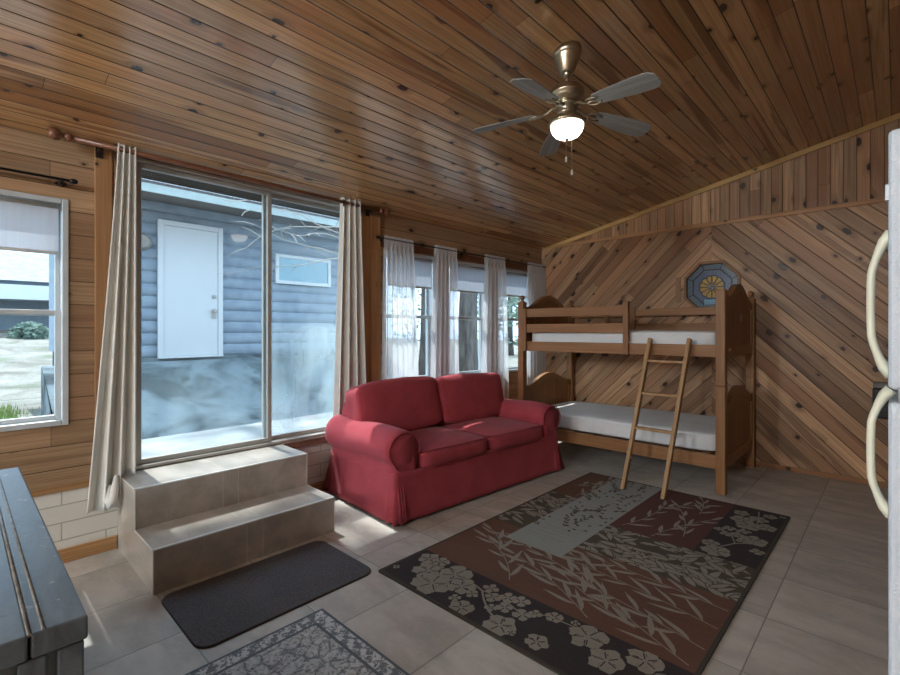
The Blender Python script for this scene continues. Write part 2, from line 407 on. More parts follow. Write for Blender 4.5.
def smallrug():
    t = NT('faded_grey_floral'); p = t.obj(); q = t.sep(p)
    # q in rug coordinates: x 0..1.05, y 0..0.62
    ex = t.math('MINIMUM', q[0], t.math('SUBTRACT', 1.06, q[0])); ey = t.math('MINIMUM', q[1], t.math('SUBTRACT', .74, q[1]))
    e = t.math('MINIMUM', ex, ey)
    wa = t.noise(p, 5., 2.); wb = t.noise(t.vm('ADD', p, (3., 7., 0.)), 5., 2.)
    vec = t.vm('ADD', p, t.xyz(t.math('MULTIPLY', wa, .09), t.math('MULTIPLY', wb, .09), 0.))
    n1 = t.noise(vec, 44., 6., .75, 1.2)
    vo = t.n('ShaderNodeTexVoronoi', voronoi_dimensions='2D', feature='DISTANCE_TO_EDGE'); t.put(vo.inputs['Vector'], vec); vo.inputs['Scale'].default_value = 14.
    scroll = t.math('MULTIPLY', t.step(vo.outputs[0], .03, .12, 1., 0.), .10)
    pat = t.math('SUBTRACT', n1, scroll)
    fld = t.step(pat, .36, .56)
    n2 = t.noise(p, 130., 3.)
    bord = t.math('SINE', t.math('MULTIPLY', t.math('ADD', q[0], q[1]), 70.))
    bp = t.step(t.math('ADD', t.math('MULTIPLY', bord, .06), t.noise(vec, 48., 3., .6, 1.)), .47, .55)
    inb = t.step(e, .088, .092); line = t.math('MULTIPLY', t.step(e, .080, .083), t.step(e, .094, .098, 1., 0.))
    m = t.mix(inb, bp, fld)
    lo = S(116, 124, 130); hi = S(204, 208, 210)
    c = t.mix(m, lo, hi)
    c = t.mix(line, c, S(96, 104, 112)); c = t.mix(t.step(e, .012, .016, 1., 0.), c, S(92, 100, 108))
    c = t.mix(t.math('MULTIPLY', t.step(n2, .5, .75), .35), c, S(150, 156, 160))
    t.bsdf(c, .97, 0., t.bump(n2, .4, .004)); return t.done()
M['smallrug'] = smallrug()
def paintwood():
    t = NT('worn_slate_paint'); p = t.obj()
    k = t.noise(t.vm('MULTIPLY', p, (2., 7., 5.)), 1.6, 6., .65, .6); k2 = t.noise(p, 22., 4., .7)
    c = t.mix(t.step(k, .3, .7), S(66, 76, 84), S(100, 112, 120))
    c = t.mix(t.math('MULTIPLY', t.step(k2, .62, .72), .8), c, S(158, 160, 158))
    c = t.mix(t.math('MULTIPLY', t.step(k2, .22, .34, 1., 0.), .6), c, S(50, 50, 50))
    t.bsdf(c, t.math('MULTIPLY_ADD', k, .25, .26), .15, t.bump(k2, .2, .004)); return t.done()
M['trunk'] = paintwood()
M['trunkseam'] = plain('worn_seam_wood', S(112, 112, 108), .5, .1, .35, 24.)
M['fridge'] = plain('pebbled_white_enamel', S(190, 202, 214), .35, 0., .02, 8., .25, 260.)
M['fridgegap'] = plain('grey_gasket', S(140, 146, 150), .6)
M['cream'] = plain('yellowed_plastic', S(220, 222, 202), .4)
M['blade'] = pine('weathered_grey_blade', (1, 0, 0), (0, 1, 0), .4, S(164, 164, 160), S(122, 122, 120), S(128, 124, 118), 3.1, .55, 9., 0., .1, grooved=False, coords='obj', tone=(.95, 1.05))
M['bladeedge'] = plain('pale_blade_edge', S(190, 184, 172), .5)
def siding():
    t = NT('lavender_log_siding'); p = t.pos(); k = t.noise(p, 6., 4.); k2 = t.noise(t.vm('MULTIPLY', p, (1., 1., 14.)), 2., 3.)
    c = t.mix(t.step(k, .3, .7), S(128, 143, 158), S(144, 159, 172)); c = t.mix(t.math('MULTIPLY', t.step(k2, .5, .8), .3), c, S(112, 126, 142))
    t.bsdf(c, .7); return t.done()
M['siding'] = siding()
M['outwhite'] = plain('outdoor_white_paint', S(202, 207, 210), .5, 0., .02, 2.)
M['fascia'] = plain('pale_teal_fascia', S(164, 180, 180), .5)
M['soffit'] = plain('grey_soffit', S(112, 106, 102), .7)
M['roofing'] = plain('grey_shingle', S(112, 112, 116), .9, 0., .2, 30.)
def stained():
    t = NT('stained_concrete'); p = t.pos()
    k = t.noise(p, 1.3, 7., .66, .6); k2 = t.noise(p, 9., 5., .7)
    c = t.mix(t.step(k, .38, .62), S(54, 66, 70), S(122, 136, 142)); c = t.mix(t.math('MULTIPLY', t.step(k2, .58, .68), .6), c, S(44, 50, 52))
    t.bsdf(c, .9, 0., t.bump(k2, .6, .03)); return t.done()
M['concrete'] = stained()
def groundm():
    t = NT('leaf_littered_yard'); p = t.pos()
    k = t.noise(p, .9, 6., .65, .4); k2 = t.noise(p, 14., 4., .75); k3 = t.noise(t.vm('ADD', p, (9., 3., 0.)), .6, 4.)
    c = t.mix(t.step(k, .3, .7), S(104, 100, 90), S(152, 150, 142)); c = t.mix(t.math('MULTIPLY', t.step(k2, .5, .7), .6), c, S(80, 72, 60))
    c = t.mix(t.math('MULTIPLY', t.step(k3, .55, .68), .55), c, S(78, 96, 62))
    t.bsdf(c, .95, 0., t.bump(k2, .7, .05)); return t.done()
M['ground'] = groundm()
M['slab'] = plain('pale_patio_slab', S(140, 144, 146), .85, 0., .3, 2.2, .3, 40.)
def bark():
    t = NT('grey_bark'); p = t.obj(); k = t.noise(t.vm('MULTIPLY', p, (9., 9., 1.6)), 1., 5., .7)
    t.bsdf(t.mix(t.step(k, .3, .7), S(58, 54, 52), S(112, 106, 100)), .95, 0., t.bump(k, 1., .05)); return t.done()
M['bark'] = bark()
def leafm(name, a, b):
    t = NT(name); p = t.pos(); k = t.noise(p, 2.5, 3.)
    df = t.n('ShaderNodeBsdfDiffuse'); tl = t.n('ShaderNodeBsdfTranslucent'); c = t.mix(t.step(k, .35, .65), a, b)
    t.put(df.inputs[0], c); t.put(tl.inputs[0], c); mx = t.n('ShaderNodeMixShader'); mx.inputs[0].default_value = .4
    t.t.links.new(df.outputs[0], mx.inputs[1]); t.t.links.new(tl.outputs[0], mx.inputs[2]); t.t.links.new(mx.outputs[0], t.out.inputs[0]); return t.done()
M['leaf'] = leafm('grey_green_leaves', S(92, 112, 96), S(150, 166, 150))
M['leaf2'] = leafm('dark_evergreen_leaves', S(96, 116, 108), S(150, 170, 158))
M['twig'] = plain('pale_twigs', S(170, 166, 158), .9)

# ================================================================ room shell
YB, XR, YF = 5.73, 4.55, -6.6
cz = lambda x: 2.56+.207*x
bm = BM(); box(bm, (-.12, YF-.1, -.2), (XR+.1, YB+.12, 0))
struct(obj('floor', bm, M['floor']), 'greige square ceramic tile floor', 'floor')
bm = BM(); prism(bm, [(-.12, cz(-.12)), (XR+.12, cz(XR+.12)), (XR+.12, cz(XR+.12)+.18), (-.12, cz(-.12)+.18)], 'y', YF-.12, YB+.5)
prism(bm, [(-.29, cz(-.29)), (-.12, cz(-.12)), (-.12, cz(-.12)+.18), (-.29, cz(-.29)+.18)], 'y', YF-.12, YB+.5, 1)
struct(obj('ceiling', bm, [M['ceiling'], M['beam_dark']]), 'sloping varnished knotty pine board ceiling', 'ceiling')

# window wall (x = 0): boards above a white block base, with openings
WIN1 = (-.52, .475, .83, 2.20); DOOR = (.80, 2.58, .48, 2.553)
WINS = [(2.89, 3.60, .86, 2.21), (3.79, 4.50, .86, 2.21), (4.69, 5.40, .86, 2.21)]
bm = BM()
T = -.12
ztop = 2.56
def wbox(y0, y1, z0, z1, mat=0): box(bm, (T, y0, z0), (0, y1, z1), mat)
opens = [WIN1, DOOR]+WINS
y = YF
for (a, b, lo, hi) in opens:
    wbox(y, a, .44, ztop); y = b
    wbox(a, b, hi, ztop)
    if lo > .45: wbox(a, b, .44, lo)
wbox(y, YB+.12, .44, ztop)
wbox(YF, YB+.12, 0, .44, 1)
struct(obj('wall_left', bm, [M['wallpine'], M['blocks']]), 'knotty pine board wall with windows above white painted block base', 'wall')

# end wall: inverted V of diagonal boards round an octagonal window, upright boards above
OX, OZ, OR = 2.175, 1.885, .285
bm = BM(); ZT = 2.575
oc = [(OX+OR*math.cos(PI/8+k*PI/4), OZ+OR*math.sin(PI/8+k*PI/4)) for k in range(8)]
flat = OR*math.cos(PI/8)
rightv = [oc[6], oc[7], oc[0], oc[1]]; leftv = [oc[2], oc[3], oc[4], oc[5]]
prism(bm, [(-.12, 0), (OX, 0), (OX, OZ-flat)]+leftv[::-1]+[(OX, OZ+flat), (OX, ZT), (-.12, ZT)], 'y', YB, YB+.12, 0)
prism(bm, [(OX, 0), (XR+.1, 0), (XR+.1, ZT), (OX, ZT), (OX, OZ+flat)]+rightv[::-1]+[(OX, OZ-flat)], 'y', YB, YB+.12, 1)
prism(bm, [(.06, ZT), (XR+.1, ZT), (XR+.1, cz(XR+.1)), (.06, cz(.06))], 'y', YB, YB+.12, 2)
struct(obj('wall_back', bm, [M['chev_a'], M['chev_b'], M['frieze']]), 'knotty pine wall of diagonal boards meeting in an inverted V', 'wall')
bm = BM(); prism(bm, [(YF, 0), (YB+.12, 0), (YB+.12, cz(XR)), (YF, cz(XR))], 'x', XR, XR+.12)
struct(obj('wall_right', bm, M['wallpine']))
bm = BM(); prism(bm, [(-.12, 0), (XR, 0), (XR, cz(XR)), (-.12, cz(-.12))], 'y', YF-.12, YF)
struct(obj('wall_front', bm, M['frieze']))

# trims
bm = BM(); box(bm, (0, YF, 0), (.018, .715, .085)); box(bm, (0, 1.83, 0), (.018, YB, .085))
struct(obj('baseboard_left', bm, M['trimpine'], bevel=.003), 'brown wooden baseboard below white block', 'baseboard')
bm = BM(); box(bm, (.018, YB-.014, 0), (XR, YB, .05))
struct(obj('baseboard_back', bm, M['trimx'], bevel=.003), 'low pine baseboard under the diagonal boards', 'baseboard')
bm = BM(); box(bm, (.0, YB-.016, ZT-.022), (XR, YB, ZT+.022))
struct(obj('trim_1', bm, M['trimx'], bevel=.003), 'level pine rail between diagonal and upright boards', 'trim')
bm = BM(); prism(bm, [(.12, cz(.12)-.055), (XR, cz(XR)-.055), (XR, cz(XR)-.002), (.12, cz(.12)-.002)], 'y', YB-.022, YB)
struct(obj('trim_2', bm, M['raketrim'], bevel=.004), 'pale sloping trim where the end wall meets the ceiling', 'trim')
bm = BM(); box(bm, (OX-.03, YB-.008, OZ+flat+.05), (OX+.03, YB, ZT-.03)) if False else None
bm = BM(); box(bm, (0, .60, .46), (.022, .69, 2.555)); box(bm, (0, .70, .46), (.018, .79, 2.50))
struct(obj('trim_3', bm, M['trimup'], bevel=.003), 'upright pine casing boards beside the dark window', 'trim')
bm = BM(); box(bm, (0, 2.62, .46), (.022, 2.72, 2.50)); box(bm, (0, 2.725, .46), (.035, 2.83, 2.50))
struct(obj('trim_4', bm, M['trimup'], bevel=.003), 'upright pine casing boards between the glass door and the sheer curtains', 'trim')
bm = BM(); box(bm, (0, 2.84, 2.22), (.016, YB, 2.285))
struct(obj('trim_5', bm, M['rodwood'], bevel=.003), 'dark brown board over the three windows', 'trim')
bm = BM(); box(bm, (0, 1.83, .425), (.035, 2.62, .482)); 
struct(obj('trim_6', bm, plain('weathered_brown_sill', S(122, 92, 78), .6, 0., .25, 10.), bevel=.004), 'weathered brown ledge under the hazy door pane', 'trim')
bm = BM(); box(bm, (.0, -3.4, .432), (.012, .6, .47))
struct(obj('trim_7', bm, M['trimpine'], bevel=.003))
for k, (a, b) in enumerate(((3.605, 3.785), (4.505, 4.685))):
    bm = BM(); box(bm, (0, a, .8), (.014, b, 2.22))
    struct(obj('trim_%d' % (8+k), bm, M['rodwood'] if k == 0 else M['trimup'], bevel=.003))

# ---------------------------------------------------------------- windows
def rectframe(bm, y0, y1, z0, z1, w, x0, x1, mat=0):
    box(bm, (x0, y0, z0), (x1, y0+w, z1), mat); box(bm, (x0, y1-w, z0), (x1, y1, z1), mat)
    box(bm, (x0, y0+w, z0), (x1, y1-w, z0+w), mat); box(bm, (x0, y0+w, z1-w), (x1, y1-w, z1), mat)
def window(n, W, zm, mat, label):
    y0, y1, z0, z1 = W
    bm = BM(); rectframe(bm, y0+.002, y1-.002, z0+.002, z1-.002, .032, -.112, .008)
    r = struct(obj('window_%d' % n, bm, mat, bevel=.004), label, 'window')
    bm = BM(); rectframe(bm, y0+.034, y1-.034, zm-.016, z1-.034, .024, -.095, -.07)
    p = obj('upper_sash', bm, mat, r, bevel=.003)
    bm = BM(); box(bm, (-.085, y0+.058, zm+.008), (-.080, y1-.058, z1-.058)); obj('pane', bm, M['glass'], p)
    bm = BM(); rectframe(bm, y0+.034, y1-.034, z0+.034, zm+.018, .028, -.066, -.04)
    p = obj('lower_sash', bm, mat, r, bevel=.003)
    bm = BM(); box(bm, (-.056, y0+.062, z0+.062), (-.051, y1-.062, zm-.010)); obj('pane', bm, M['glass'], p)
    bm = BM(); box(bm, (-.04, (y0+y1)/2-.03, zm+.004), (-.018, (y0+y1)/2+.03, zm+.018)); obj('sash_lock', bm, M['alu'], r, bevel=.003)
    return r
window(1, WIN1, 1.508, M['whitealu'], 'white double hung window looking onto the sunny yard')
for k, W in enumerate(WINS):
    window(2+k, W, 1.55, M['whitealu'], ['double hung window behind the widest sheer curtain', 'middle double hung window above the sofa', 'double hung window behind the bunk bed post'][k])
def blind(W, zb, label):
    y0, y1, z0, z1 = W
    t = thing('roller_blind', label, 'blind', (-.014, (y0+y1)/2, z1-.058), 0, 'half lowered white roller blinds')
    h = (y1-y0)/2-.038
    bm = BM(); lathe(bm, [(.02, -h), (.02, h)], (0, 0, 0), 16, 0, 'y'); obj('roller', bm, M['whitealu'], t)
    bm = BM(); box(bm, (.016, -h+.012, zb-(z1-.058)), (.0175, h-.012, 0)); obj('cloth', bm, M['blind'], t)
    bm = BM(); box(bm, (.011, -h+.012, zb-(z1-.058)-.014), (.023, h-.012, zb-(z1-.058)+.006)); obj('hem_bar', bm, M['whitealu'], t, bevel=.003)
blind(WIN1, 1.87, 'white roller blind in the window beside the painted trunk')
for k, W in enumerate(WINS):
    blind(W, 1.865, ['white roller blind in the window next to the hazy glass door', 'white roller blind in the middle window above the sofa', 'white roller blind in the window beside the bunk bed post'][k])

# ---------------------------------------------------------------- sliding door
y0, y1, z0, z1 = DOOR
bm = BM(); rectframe(bm, y0+.002, y1-.002, z0+.002, z1-.002, .022, -.118, .012)
r = struct(obj('door_1', bm, M['alu'], bevel=.003), 'aluminium framed sliding glass patio door', 'door')
bm = BM(); rectframe(bm, .825, 1.765, .505, 2.528, .034, -.05, -.018)
p = obj('sliding_panel', bm, M['alu'], r, bevel=.003)
bm = BM(); box(bm, (-.037, .859, .539), (-.031, 1.731, 2.494)); obj('pane', bm, M['glassfog2'], p)
bm = BM(); rectframe(bm, 1.715, 2.555, .505, 2.528, .034, -.095, -.063)
p = obj('fixed_panel', bm, M['alu'], r, bevel=.003)
bm = BM(); box(bm, (-.082, 1.749, .539), (-.076, 2.521, 2.494)); obj('pane', bm, M['glassfog'], p)

# ---------------------------------------------------------------- octagonal stained glass window
def octo(R, n=8): return [(OX+R*math.cos(PI/8+k*PI/4), OZ+R*math.sin(PI/8+k*PI/4)) for k in range(n)]
def ring(bm, ro, ri, ylo, yhi, mat=0):
    A, B = octo(ro), octo(ri)
    for k in range(8):
        j = (k+1) % 8
        prism(bm, [A[k], A[j], B[j], B[k]], 'y', ylo, yhi, mat)
def stain(name, col, k=.55, emit=0.):
    t = NT(name); p = t.pos(); n = t.noise(p, 60., 4., .7)
    tl = t.n('ShaderNodeBsdfTranslucent'); gl = t.n('ShaderNodeBsdfGlossy'); gl.inputs['Roughness'].default_value = .25
    df = t.n('ShaderNodeBsdfDiffuse')
    c = t.mix(t.step(n, .3, .7), tuple(x*.6 for x in col[:3])+(1,), col); t.put(tl.inputs[0], c); t.put(df.inputs[0], c)
    m0 = t.n('ShaderNodeMixShader'); m0.inputs[0].default_value = k; t.t.links.new(df.outputs[0], m0.inputs[1]); t.t.links.new(tl.outputs[0], m0.inputs[2])
    m1 = t.n('ShaderNodeMixShader'); m1.inputs[0].default_value = .03; t.t.links.new(m0.outputs[0], m1.inputs[1]); t.t.links.new(gl.outputs[0], m1.inputs[2])
    t.t.links.new(m1.outputs[0], t.out.inputs[0]); return t.done()
bm = BM(); ring(bm, OR+.02, OR-.012, YB-.016, YB+.004)
r = struct(obj('window_5', bm, pine('octagon_frame_wood', (1, 0, 0), (0, 0, 1), .2, S(150, 112, 78), S(120, 84, 56), S(110, 74, 50), 9.1, .4, 5., 0., .1, grooved=False), bevel=.004), 'octagonal stained glass window with a yellow flower above the bunk bed', 'window')
bm = BM(); ring(bm, OR-.004, .205, YB+.012, YB+.018); obj('outer_glass', bm, stain('smoky_blue_textured_glass', S(84, 102, 114), .01), r)
bm = BM(); ring(bm, .212, .20, YB+.008, YB+.02); ring(bm, OR-.004, OR-.016, YB+.008, YB+.02)
for k in range(8):
    a, b = octo(.206)[k], octo(OR-.006)[k]; beam(bm, (a[0], YB+.014, a[1]), (b[0], YB+.014, b[1]), .005, .01)
for k in range(12):
    a = 2*PI*k/12; beam(bm, (OX+.03*math.cos(a), YB+.012, OZ+.03*math.sin(a)), (OX+.125*math.cos(a), YB+.012, OZ+.125*math.sin(a)), .004, .01)
n_ = 48
for k in range(n_):
    a, b = 2*PI*k/n_, 2*PI*(k+1)/n_
    rr = lambda q: .118+.012*abs(math.sin(q*6))
    beam(bm, (OX+rr(a)*math.cos(a), YB+.012, OZ+rr(a)*math.sin(a)), (OX+rr(b)*math.cos(b), YB+.012, OZ+rr(b)*math.sin(b)), .005, .01)
obj('lead_lines', bm, plain('dark_lead', S(22, 26, 36), .5, .4), r)
bm = BM(); A = octo(.205)
cir = [(OX+.118*math.cos(2*PI*k/48), OZ+.118*math.sin(2*PI*k/48)) for k in range(48)]
ang = lambda q: math.atan2(q[1]-OZ, q[0]-OX) % (2*PI)
for k in range(48):
    a, b = 2*PI*k/48, 2*PI*(k+1)/48
    def edge(t):
        s = (t-PI/8+PI/4) % (PI/4)-PI/8
        R = .205*math.cos(PI/8)/math.cos(((t) % (PI/4))-PI/8 if False else s) if False else .205*math.cos(PI/8)/math.cos(((t-PI/8) % (PI/4))-PI/8)
        return (OX+R*math.cos(t), OZ+R*math.sin(t))
    prism(bm, [cir[k], cir[(k+1) % 48], edge(b), edge(a)], 'y', YB+.012, YB+.018)
obj('inner_glass', bm, stain('pale_blue_textured_glass', S(76, 94, 122), .015), r)
bm = BM()
prism(bm, cir, 'y', YB+.012, YB+.018)
obj('flower_petals', bm, stain('amber_glass', S(190, 148, 44), .02), r, )
bm = BM(); prism(bm, [(OX+.042, OZ), (OX, OZ+.045), (OX-.042, OZ), (OX, OZ-.045)], 'y', YB+.002, YB+.012)
obj('flower_centre', bm, plain('dark_glass', S(20, 24, 22), .2), r)
bm = BM(); box(bm, (OX-.075, YB+.004, OZ-.192), (OX+.055, YB+.011, OZ-.135)); obj('clear_glass', bm, stain('sky_blue_glass', S(170, 226, 246), .5), r)
# pine pieces that box the octagon in
bm = BM()
for k in (1, 3, 4, 5, 7, 0):
    pass
box(bm, (OX-OR-.088, YB-.005, OZ-.16), (OX-OR-.03, YB, OZ+.13))
struct(obj('trim_10', bm, pine('short_pine_blocks', (0, 0, 1), (1, 0, 0), .2, EL, ED, ER, 1.9, .4, 5., .2, .2, grooved=False), bevel=.003), 'short upright pine block beside the octagonal window', 'trim')

# ================================================================ steps
SY0, SY1, UX, LX, UZ, LZ = .72, 1.825, .43, .80, .476, .238
bm = BM(); prism(bm, [(.001, 0), (LX, 0), (LX, LZ), (UX, LZ), (UX, UZ), (.001, UZ)], 'y', SY0, SY1)
r = tag(obj('entry_steps', bm, M['steptile'], bevel=.002), 'two tiled steps leading up to the sliding glass door', 'steps')
bm = BM()
for (x, z) in ((LX, LZ), (UX, UZ)):
    box(bm, (x-.016, SY0-.001, z-.006), (x+.0015, SY1+.001, z+.0015))
    for ys in (SY0, SY1): box(bm, (x-.004, ys-.0015, z-.238), (x+.002, ys+.0045 if ys == SY0 else ys+.0015, z))
    if True:
        for ys in (SY0, SY1):
            x0 = 0.02 if x == UX else UX
            box(bm, (x0, ys-.0015, z-.006), (x, ys+.0015, z+.0015))
obj('edge_trim', bm, M['stepedge'], r)
bm = BM()
for (x, z, ys) in ((UX, UZ, (1.215, 1.315)), (LX, LZ, (1.215, 1.315))):
    for yy in ys:
        box(bm, (x-.001, yy-.0025, z-.236), (x+.0008, yy+.0025, z))
box(bm, (.01, 1.233, UZ-.002), (UX-.012, 1.238, UZ+.0006))
for yy in (1.215, 1.315): box(bm, (UX+.002, yy-.0025, LZ-.002), (LX-.012, yy+.0025, LZ+.0006))
obj('tile_joint', bm, M['grout'], r)
# ================================================================ mat and rugs
def rounded(x0, x1, y0, y1, rad, n=8):
    pts = []
    for cx, cy, a0 in ((x1-rad, y1-rad, 0), (x0+rad, y1-rad, 90), (x0+rad, y0+rad, 180), (x1-rad, y0+rad, 270)):
        for k in range(n+1):
            a = math.radians(a0+90*k/n); pts.append((cx+rad*math.cos(a), cy+rad*math.sin(a)))
    return pts
bm = BM(); prism(bm, rounded(-.3, .3, -.475, .475, .07), 'z', 0, .010)
o = tag(obj('door_mat', bm, M['mat'], bevel=.003), 'charcoal rounded door mat at the foot of the tiled steps', 'mat'); o.location = (1.157, 1.205, .0005)
bm = BM(); prism(bm, rounded(-.303, .303, -.478, .478, .073), 'z', -.0002, .004); obj('rubber_edge', bm, M['matedge'], o)
bm = BM(); prism(bm, rounded(0, 1.06, 0, .74, .004, 2), 'z', 0, .007)
o = tag(obj('accent_rug', bm, M['smallrug'], bevel=.002), 'small faded grey and white floral rug on the tiles', 'rug'); o.location = (1.56, .53, .0005)

# patterned area rug
RW, RL, RZ = 1.61, 2.62, .009
bm = BM()
def leafpoly(x, y, a, l, w, bend=0.):
    n = 6; up, dn = [], []
    for k in range(n+1):
        s = k/n; ww = w*math.sin(PI*s**.8)*.5; cx = l*s; cy = bend*l*math.sin(PI*s*.5)*s
        up.append((cx, cy+ww)); dn.append((cx, cy-ww))
    pts = up+dn[::-1][1:-1]
    return [(x+p*math.cos(a)-q*math.sin(a), y+p*math.sin(a)+q*math.cos(a)) for p, q in pts]
layer = [0]
def flat(pts, mat, zone):
    """pattern woven into the pile: a face a hair above it, cut to its zone"""
    if zone == Z['brown']:      # the rust panel wraps round the pale grey one
        for q in ((E0, .375, RW-E0, .87), (.69, .87, RW-E0, 1.07), (E0, .87, .27, 1.085)): flat(pts, mat, q)
        return
    x0, y0, x1, y1 = zone
    def clip(P, f, I):
        out = []
        for i in range(len(P)):
            a, b = P[i-1], P[i]
            if f(b):
                if not f(a): out.append(I(a, b))
                out.append(b)
            elif f(a): out.append(I(a, b))
        return out
    P = pts
    for ax, v, sg in ((0, x0, 1), (0, x1, -1), (1, y0, 1), (1, y1, -1)):
        if not P: return
        P = clip(P, lambda q: (q[ax]-v)*sg >= 0, lambda a, b: tuple(a[i]+(b[i]-a[i])*(v-a[ax])/(b[ax]-a[ax]) for i in (0, 1)))
    if len(P) < 3: return
    layer[0] += 1
    z = RZ+.0004+layer[0]*.0000012
    try: bm.faces.new([bm.verts.new((x, y, z)) for x, y in P]).material_index = mat
    except ValueError: pass
BR, RD, DK, OL, GY, LF, ED = range(7)
prism(bm, rounded(0, RW, 0, RL, .01, 3), 'z', 0, RZ, ED)
E0 = .018
Z = dict(dark=(E0, E0, RW-E0, .375), brown=(E0, .375, RW-E0, 1.07), brown2=(E0, 1.07, .27, 1.085), grey=(.27, .87, .69, RL-E0), tl=(E0, 1.08, .27, 1.87), tlb=(E0, 1.87, .27, RL-E0),
         band=(.69, 1.07, RW-E0, 1.53), red=(.69, 1.53, 1.25, RL-E0), dark2=(1.25, 1.53, RW-E0, RL-E0))
def zq(z, mat, dz):
    x0, y0, x1, y1 = z
    bm.faces.new([bm.verts.new((x, y, RZ+dz)) for x, y in ((x0, y0), (x1, y0), (x1, y1), (x0, y1))]).material_index = mat
zq(Z['dark'], DK, .0002); zq(Z['brown'], BR, .0002); zq(Z['tl'], OL, .00021); zq(Z['tlb'], BR, .0002); zq(Z['band'], OL, .0002); zq(Z['red'], RD, .0002); zq(Z['dark2'], DK, .0002); zq(Z['grey'], GY, .00026)
rr = random.Random(5)
def stroke(pts, w, mat, zone):
    for (a, b) in zip(pts, pts[1:]):
        d = Vector((b[0]-a[0], b[1]-a[1])); 
        if d.length < 1e-6: continue
        n = Vector((-d.y, d.x)).normalized()*w/2
        flat([(a[0]+n.x, a[1]+n.y), (a[0]-n.x, a[1]-n.y), (b[0]-n.x, b[1]-n.y), (b[0]+n.x, b[1]+n.y)], mat, zone)
def sprig(x, y, a, l, n, zone, mat, lw=.026, ll=.15, curl=.4, stem=.005, both=True):
    pts = []
    for k in range(13):
        s = k/12; pts.append((x, y, a)); x += l/12*math.cos(a); y += l/12*math.sin(a); a += curl/12
    if stem: stroke([(p[0], p[1]) for p in pts], stem, mat, zone)
    for k in range(n):
        i = int(1+k*11/n); px, py, pa = pts[i]
        sd = 1 if k % 2 else -1
        flat(leafpoly(px, py, pa+sd*rr.uniform(.45, .85), ll*rr.uniform(.75, 1.2), lw*rr.uniform(.8, 1.2), -sd*rr.uniform(.1, .3)), mat, zone)
    px, py, pa = pts[-1]; flat(leafpoly(px, py, pa, ll, lw, .1), mat, zone)
# willow leaves on brown
for (x, y, a, l, n, cu) in ((1.56, .41, 2.75, .8, 9, -.25), (1.58, .56, 2.85, .8, 9, .2), (1.58, .76, 2.9, .8, 9, .2), (1.58, .95, 3.0, .8, 9, .15), (1.1, .42, 2.55, .7, 8, .35), (1.0, .70, 2.8, .7, 8, .2), (.9, .92, 2.95, .5, 6, .3), (.62, .44, 2.2, .55, 6, .6), (.36, .70, 2.2, .3, 4, .5), (1.3, .5, 2.9, .5, 6, -.3)):
    sprig(x, y, a, l, n, Z['brown'], LF, .027, .18, cu, .006)
for (x, y, a, l, n, cu) in ((.22, 1.92, 1.4, .6, 7, .3), (.08, 2.15, 1.1, .4, 5, -.4)):
    sprig(x, y, a, l, n, Z['tlb'], LF, .034, .13, cu)
for (x, y, a, l, n, cu) in ((.76, 1.60, 1.2, .6, 6, .5), (.98, 1.56, 1.35, .62, 7, -.3), (1.14, 1.70, 1.75, .6, 6, .4), (.84, 2.10, 1.2, .4, 5, -.6), (1.1, 2.2, 1.6, .35, 5, .4)):
    sprig(x, y, a, l, n, Z['red'], LF, .026, .15, cu, .006)
# dense leaf bands
def dense(zone, n, ll, lw):
    x0, y0, x1, y1 = zone
    for i in range(n):
        px, py, a, l, w, bd = rr.uniform(x0-.05, x1), rr.uniform(y0-.02, y1), rr.choice((rr.uniform(.2, 1.1), rr.uniform(2.3, 3.4), rr.uniform(-.9, -.1))), ll*rr.uniform(.8, 1.3), lw*rr.uniform(.75, 1.2), rr.uniform(-.3, .3)
        flat(leafpoly(px-.008*math.cos(a), py-.008*math.sin(a), a, l+.016, w+.014, bd), OL, zone); flat(leafpoly(px, py, a, l, w, bd), LF, zone)
dense(Z['band'], 150, .13, .040)
dense(Z['tl'], 60, .12, .038)
# small dark leaves on grey
for i in range(15):
    x, y = .36+rr.uniform(-.06, .26), 1.18+i*.1
    sprig(x, y, rr.uniform(.6, 2.4), .2, 7, (.27, 1.1, .69, RL-E0), OL, .018, .045, rr.uniform(-1, 1), .0025)
for i in range(70):
    flat(leafpoly(rr.uniform(.28, .67), rr.uniform(1.25, 2.6), rr.uniform(0, 6.3), .035, .02), OL, (.27, 1.1, .69, RL-E0))
for i in range(26):
    stroke([(.28+rr.uniform(0, .25), 1.0+i*.06), (.5+rr.uniform(0, .18), 1.0+i*.06)], .002, OL, Z['grey'])
# blossoms on charcoal
def blossom(x, y, r, zone, rot=0., petals=5):
    for k in range(petals):
        a = rot+2*PI*k/petals
        cx, cy = x+r*.62*math.cos(a), y+r*.62*math.sin(a)
        flat([(cx+r*.545*math.cos(q*PI/6), cy+r*.545*math.sin(q*PI/6)) for q in range(12)], DK, zone)
        k1 = rr.uniform(.44, .60); k2 = rr.uniform(.44, .60)
        flat([(cx+r*k1*math.cos(q*PI/6)*(1+.16*math.sin(3*q+k)), cy+r*k2*math.sin(q*PI/6)*(1+.12*math.cos(2*q+k))) for q in range(12)], LF, zone)
    flat([(x+r*.42*math.cos(q*PI/4), y+r*.42*math.sin(q*PI/4)) for q in range(8)], LF, zone)
    for k in range(petals):
        a = rot+2*PI*(k+.5)/petals
        stroke([(x+r*.15*math.cos(a), y+r*.15*math.sin(a)), (x+r*.75*math.cos(a), y+r*.75*math.sin(a))], .006, DK, zone)
def branch(pts, zone, w=.011): stroke(pts, w, LF, zone)
dz = Z['dark']
